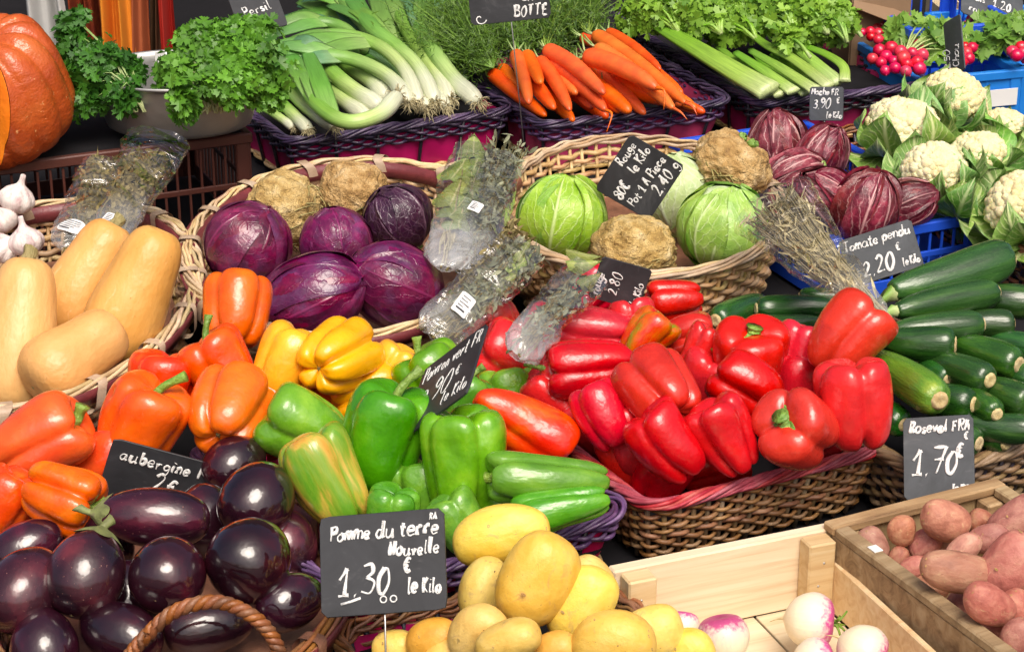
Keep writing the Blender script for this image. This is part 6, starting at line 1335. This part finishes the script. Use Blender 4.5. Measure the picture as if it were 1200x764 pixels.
herbs((520, 318, .205), (536, 250, .235), (556, 178, .26), 42, 46, 'clear packet of green bay leaves lying over the red cabbages', cel='cello_silver', seed=3, twigs=16, leafn=0, mats=('bay', 'straw'), bays=((.62, -8, 4, 84, 54), (.70, 8, -8, 84, 54), (.80, -12, 10, 76, 50), (.86, 6, 2, 76, 48), (.52, 0, 12, 76, 50), (1.0, -2, -6, 66, 44), (.42, 4, -4, 60, 44)), crumple=.26)
herbs((540, 322, .195), (564, 262, .225), (588, 190, .25), 34, 48, 'shiny packet of grey thyme twigs with a label, right of the bay leaves', cel='cello_silver', mats=('greythyme', 'thyme'), seed=4, twigs=110, leafn=1300, sticker=(.52, -12, 15, 22, -8, False), crumple=.26)
herbs((508, 400, .20), (560, 350, .225), (618, 296, .25), 46, 44, 'packet of herb twigs with a cream label pointing to the cabbages', mats=('greythyme', 'thyme'), seed=5, twigs=120, leafn=1400, sticker=(.30, -6, 20, 34, 8, False), bays=((.86, 4, 4, 52, 26), (.95, -4, -12, 46, 24), (.7, 8, 6, 50, 24)), over=1.05)
herbs((494, 388, .17), (540, 345, .2), (596, 288, .23), 30, 34, 'narrow packet of brown twigs behind the labelled one', seed=6, twigs=80, leafn=900)
herbs((600, 418, .215), (645, 366, .235), (690, 322, .25), 40, 42, 'silvery crumpled packet of herbs lying on the red peppers', cel='cello_silver', mats=('greythyme', 'thyme'), seed=7, twigs=40, leafn=250, bays=((1.0, -14, 30, 60, 22), (1.05, -22, 44, 56, 20), (.92, 6, 10, 50, 22)), crumple=.3, over=.9)
herbs((1040, 378, .22), (975, 318, .235), (905, 242, .26), 18, 92, 'dry straw coloured bundle in a pointed wrapper by the tomato board', mats=('straw', 'straw'), seed=8, twigs=260, leafn=900, lsize=.03, leaf='needle', over=1.04, crumple=.12)

# ================================================================== PRICE BOARDS
sign((374, 606), (521, 592), (379, 720), .255, [('Pomme du terre', .08, .25, .165, 1.15, 0, .86), ('Nouvelle', .55, .44, .145, 1.1), ('1.30', .13, .80, .27, 1.5, 0, .95), ('€', .66, .60, .13), ('le Kilo', .69, .82, .165), ('RA', .88, .105, .07, .7)], 'large blackboard price board for new potatoes reading 1.30', pin=.5, w=.0014,
     extra=lambda mb, W, H: (tube(mb, [(W * .16, H * .12, .0006), (W * .24, H * .14, .0006), (W * .32, H * .17, .0006)], .0016, 6, r2=.0005), [tube(mb, [(W * x + .0035 * cos(q), H * .14 + .0035 * sin(q), .0006) for q in np.linspace(0, 6.3, 12)], .0009, 5, r2=.0005) for x in (.5, .58)]))
sign((133, 513), (284, 556), (104, 592), .19, [('aubergine Paff', .08, .27, .20, 1.1), ('2€', .36, .62, .28, 1.3), ('le Kilo', .62, .90, .2)], 'blackboard reading aubergine, half covered by the fruit', sgn=-1, w=.0013)
sign((497, 433), (573, 377), (474, 511), .24, [('Poivron vert FR', .06, .26, .20), ('2.90', .12, .70, .28, 1.2, 0, .9), ('€', .66, .55, .14), ('le Kilo', .56, .88, .18)], 'tilted blackboard standing among the green peppers', sgn=1, w=.0011)
sign((689, 348), (706, 301), (748, 364), .21, [('rouge', .10, .16, .17, 1, 0, .8), ('2.80', .2, .5, .2), ('le Kilo', .10, .94, .17, 1, 0, .8)], 'small tilted blackboard for the red peppers below the cabbages', sgn=1, w=.0010)
sign((697, 222), (738, 159), (762, 258), .225, [('Rouge', .50, .17, .15, 1, 0, .9), ('le Kilo', .50, .40, .15, 1, 0, .9), ('80€', .05, .44, .17, 1.2, 0, .8), ('Pot 1 A Piece', .06, .68, .16, 1, 0, .85), ('2.40 g', .40, .93, .18, 1.2)], 'diamond-tilted blackboard stuck among the green cabbages', sgn=1, w=.0012)
sign((949, 102), (988, 103), (949, 141), .19, [('Mache FR', .04, .24, .2, 1, 0, .85), ('3.90', .10, .64, .28, 1.2, 0, .85), ('€', .78, .48, .18), ('le Kilo', .5, .92, .2, 1, 0, .8)], 'small square blackboard reading 3.90 hung below the celery', grey=True, pin=.45, w=.0012)
sign((982, 283), (1063, 257), (994, 338), .195, [('Tomate pendu', .03, .28, .22, 1.1, 0, .85), ('2.20', .20, .88, .32, 1.4, 0, .9), ('€', .70, .55, .16), ('le Kilo', .74, .90, .18, 1, 0, .8)], 'grey tilted blackboard reading Tomate in front of the radicchio crate', grey=True, sgn=1, w=.0013)
sign((1058, 490), (1134, 484), (1054, 584), .17, [('Roseval FRA', .08, .19, .14, 1.1, 0, .9), ('€', .86, .30, .10), ('1.70', .10, .70, .30, 1.6, 0, .85), ('€', .74, .50, .15, 1.1), ('le Kilo', .68, .96, .14, 1, 0, .8)], 'upright blackboard for red potatoes reading 1.70', grey=True, pin=.42, w=.0015)
sign((546, -28), (640, -36), (552, 29), .40, [('2', .2, .50, .3, 1.4), ('€', .32, .50, .2), ('LA', .66, .62, .2, 1.2), ('BOTTE', .54, .92, .22, 1.2)], 'blackboard above the carrots ending with the word BOTTE', pin=.5, plen=0.27, w=.0017, extra=lambda mb, W, H: tube(mb, [(W * .12 + .004 * q * cos(q * 2), H * .12 + .004 * q * sin(q * 2), .0006) for q in np.linspace(.3, 3, 20)], .0012, 5, r2=.0005))
sign((1105, 28), (1118, 21), (1108, 94), .27, [('2.50', .18, .86, .2, 1, 1.45, .8), ('Chou', .70, .90, .2, 1, 1.45, .8)], 'narrow blackboard turned sideways among the cauliflowers', grey=True, sgn=1, k=1.6, w=.0012)
sign((1127, -24), (1204, -4), (1122, 18), .24, [('Radis', .06, .5, .2, 1.1), ('1.20', .5, .52, .26, 1.2), ('le Kilo', .56, .86, .2), ('ro', .12, .86, .2)], 'grey dusty board leaning behind the radishes at the top right', grey=True, pin=.5, plen=0.14, sgn=-1, w=.0014)
sign((262, -16), (316, -26), (284, 40), .30, [('Persil', .2, .74, .2, 1, .25), ('1€', .3, .95, .2, 1, .25)], 'dark board behind the right parsley bunch at the top', pin=.5, plen=0.12, sgn=-1, w=.0014)
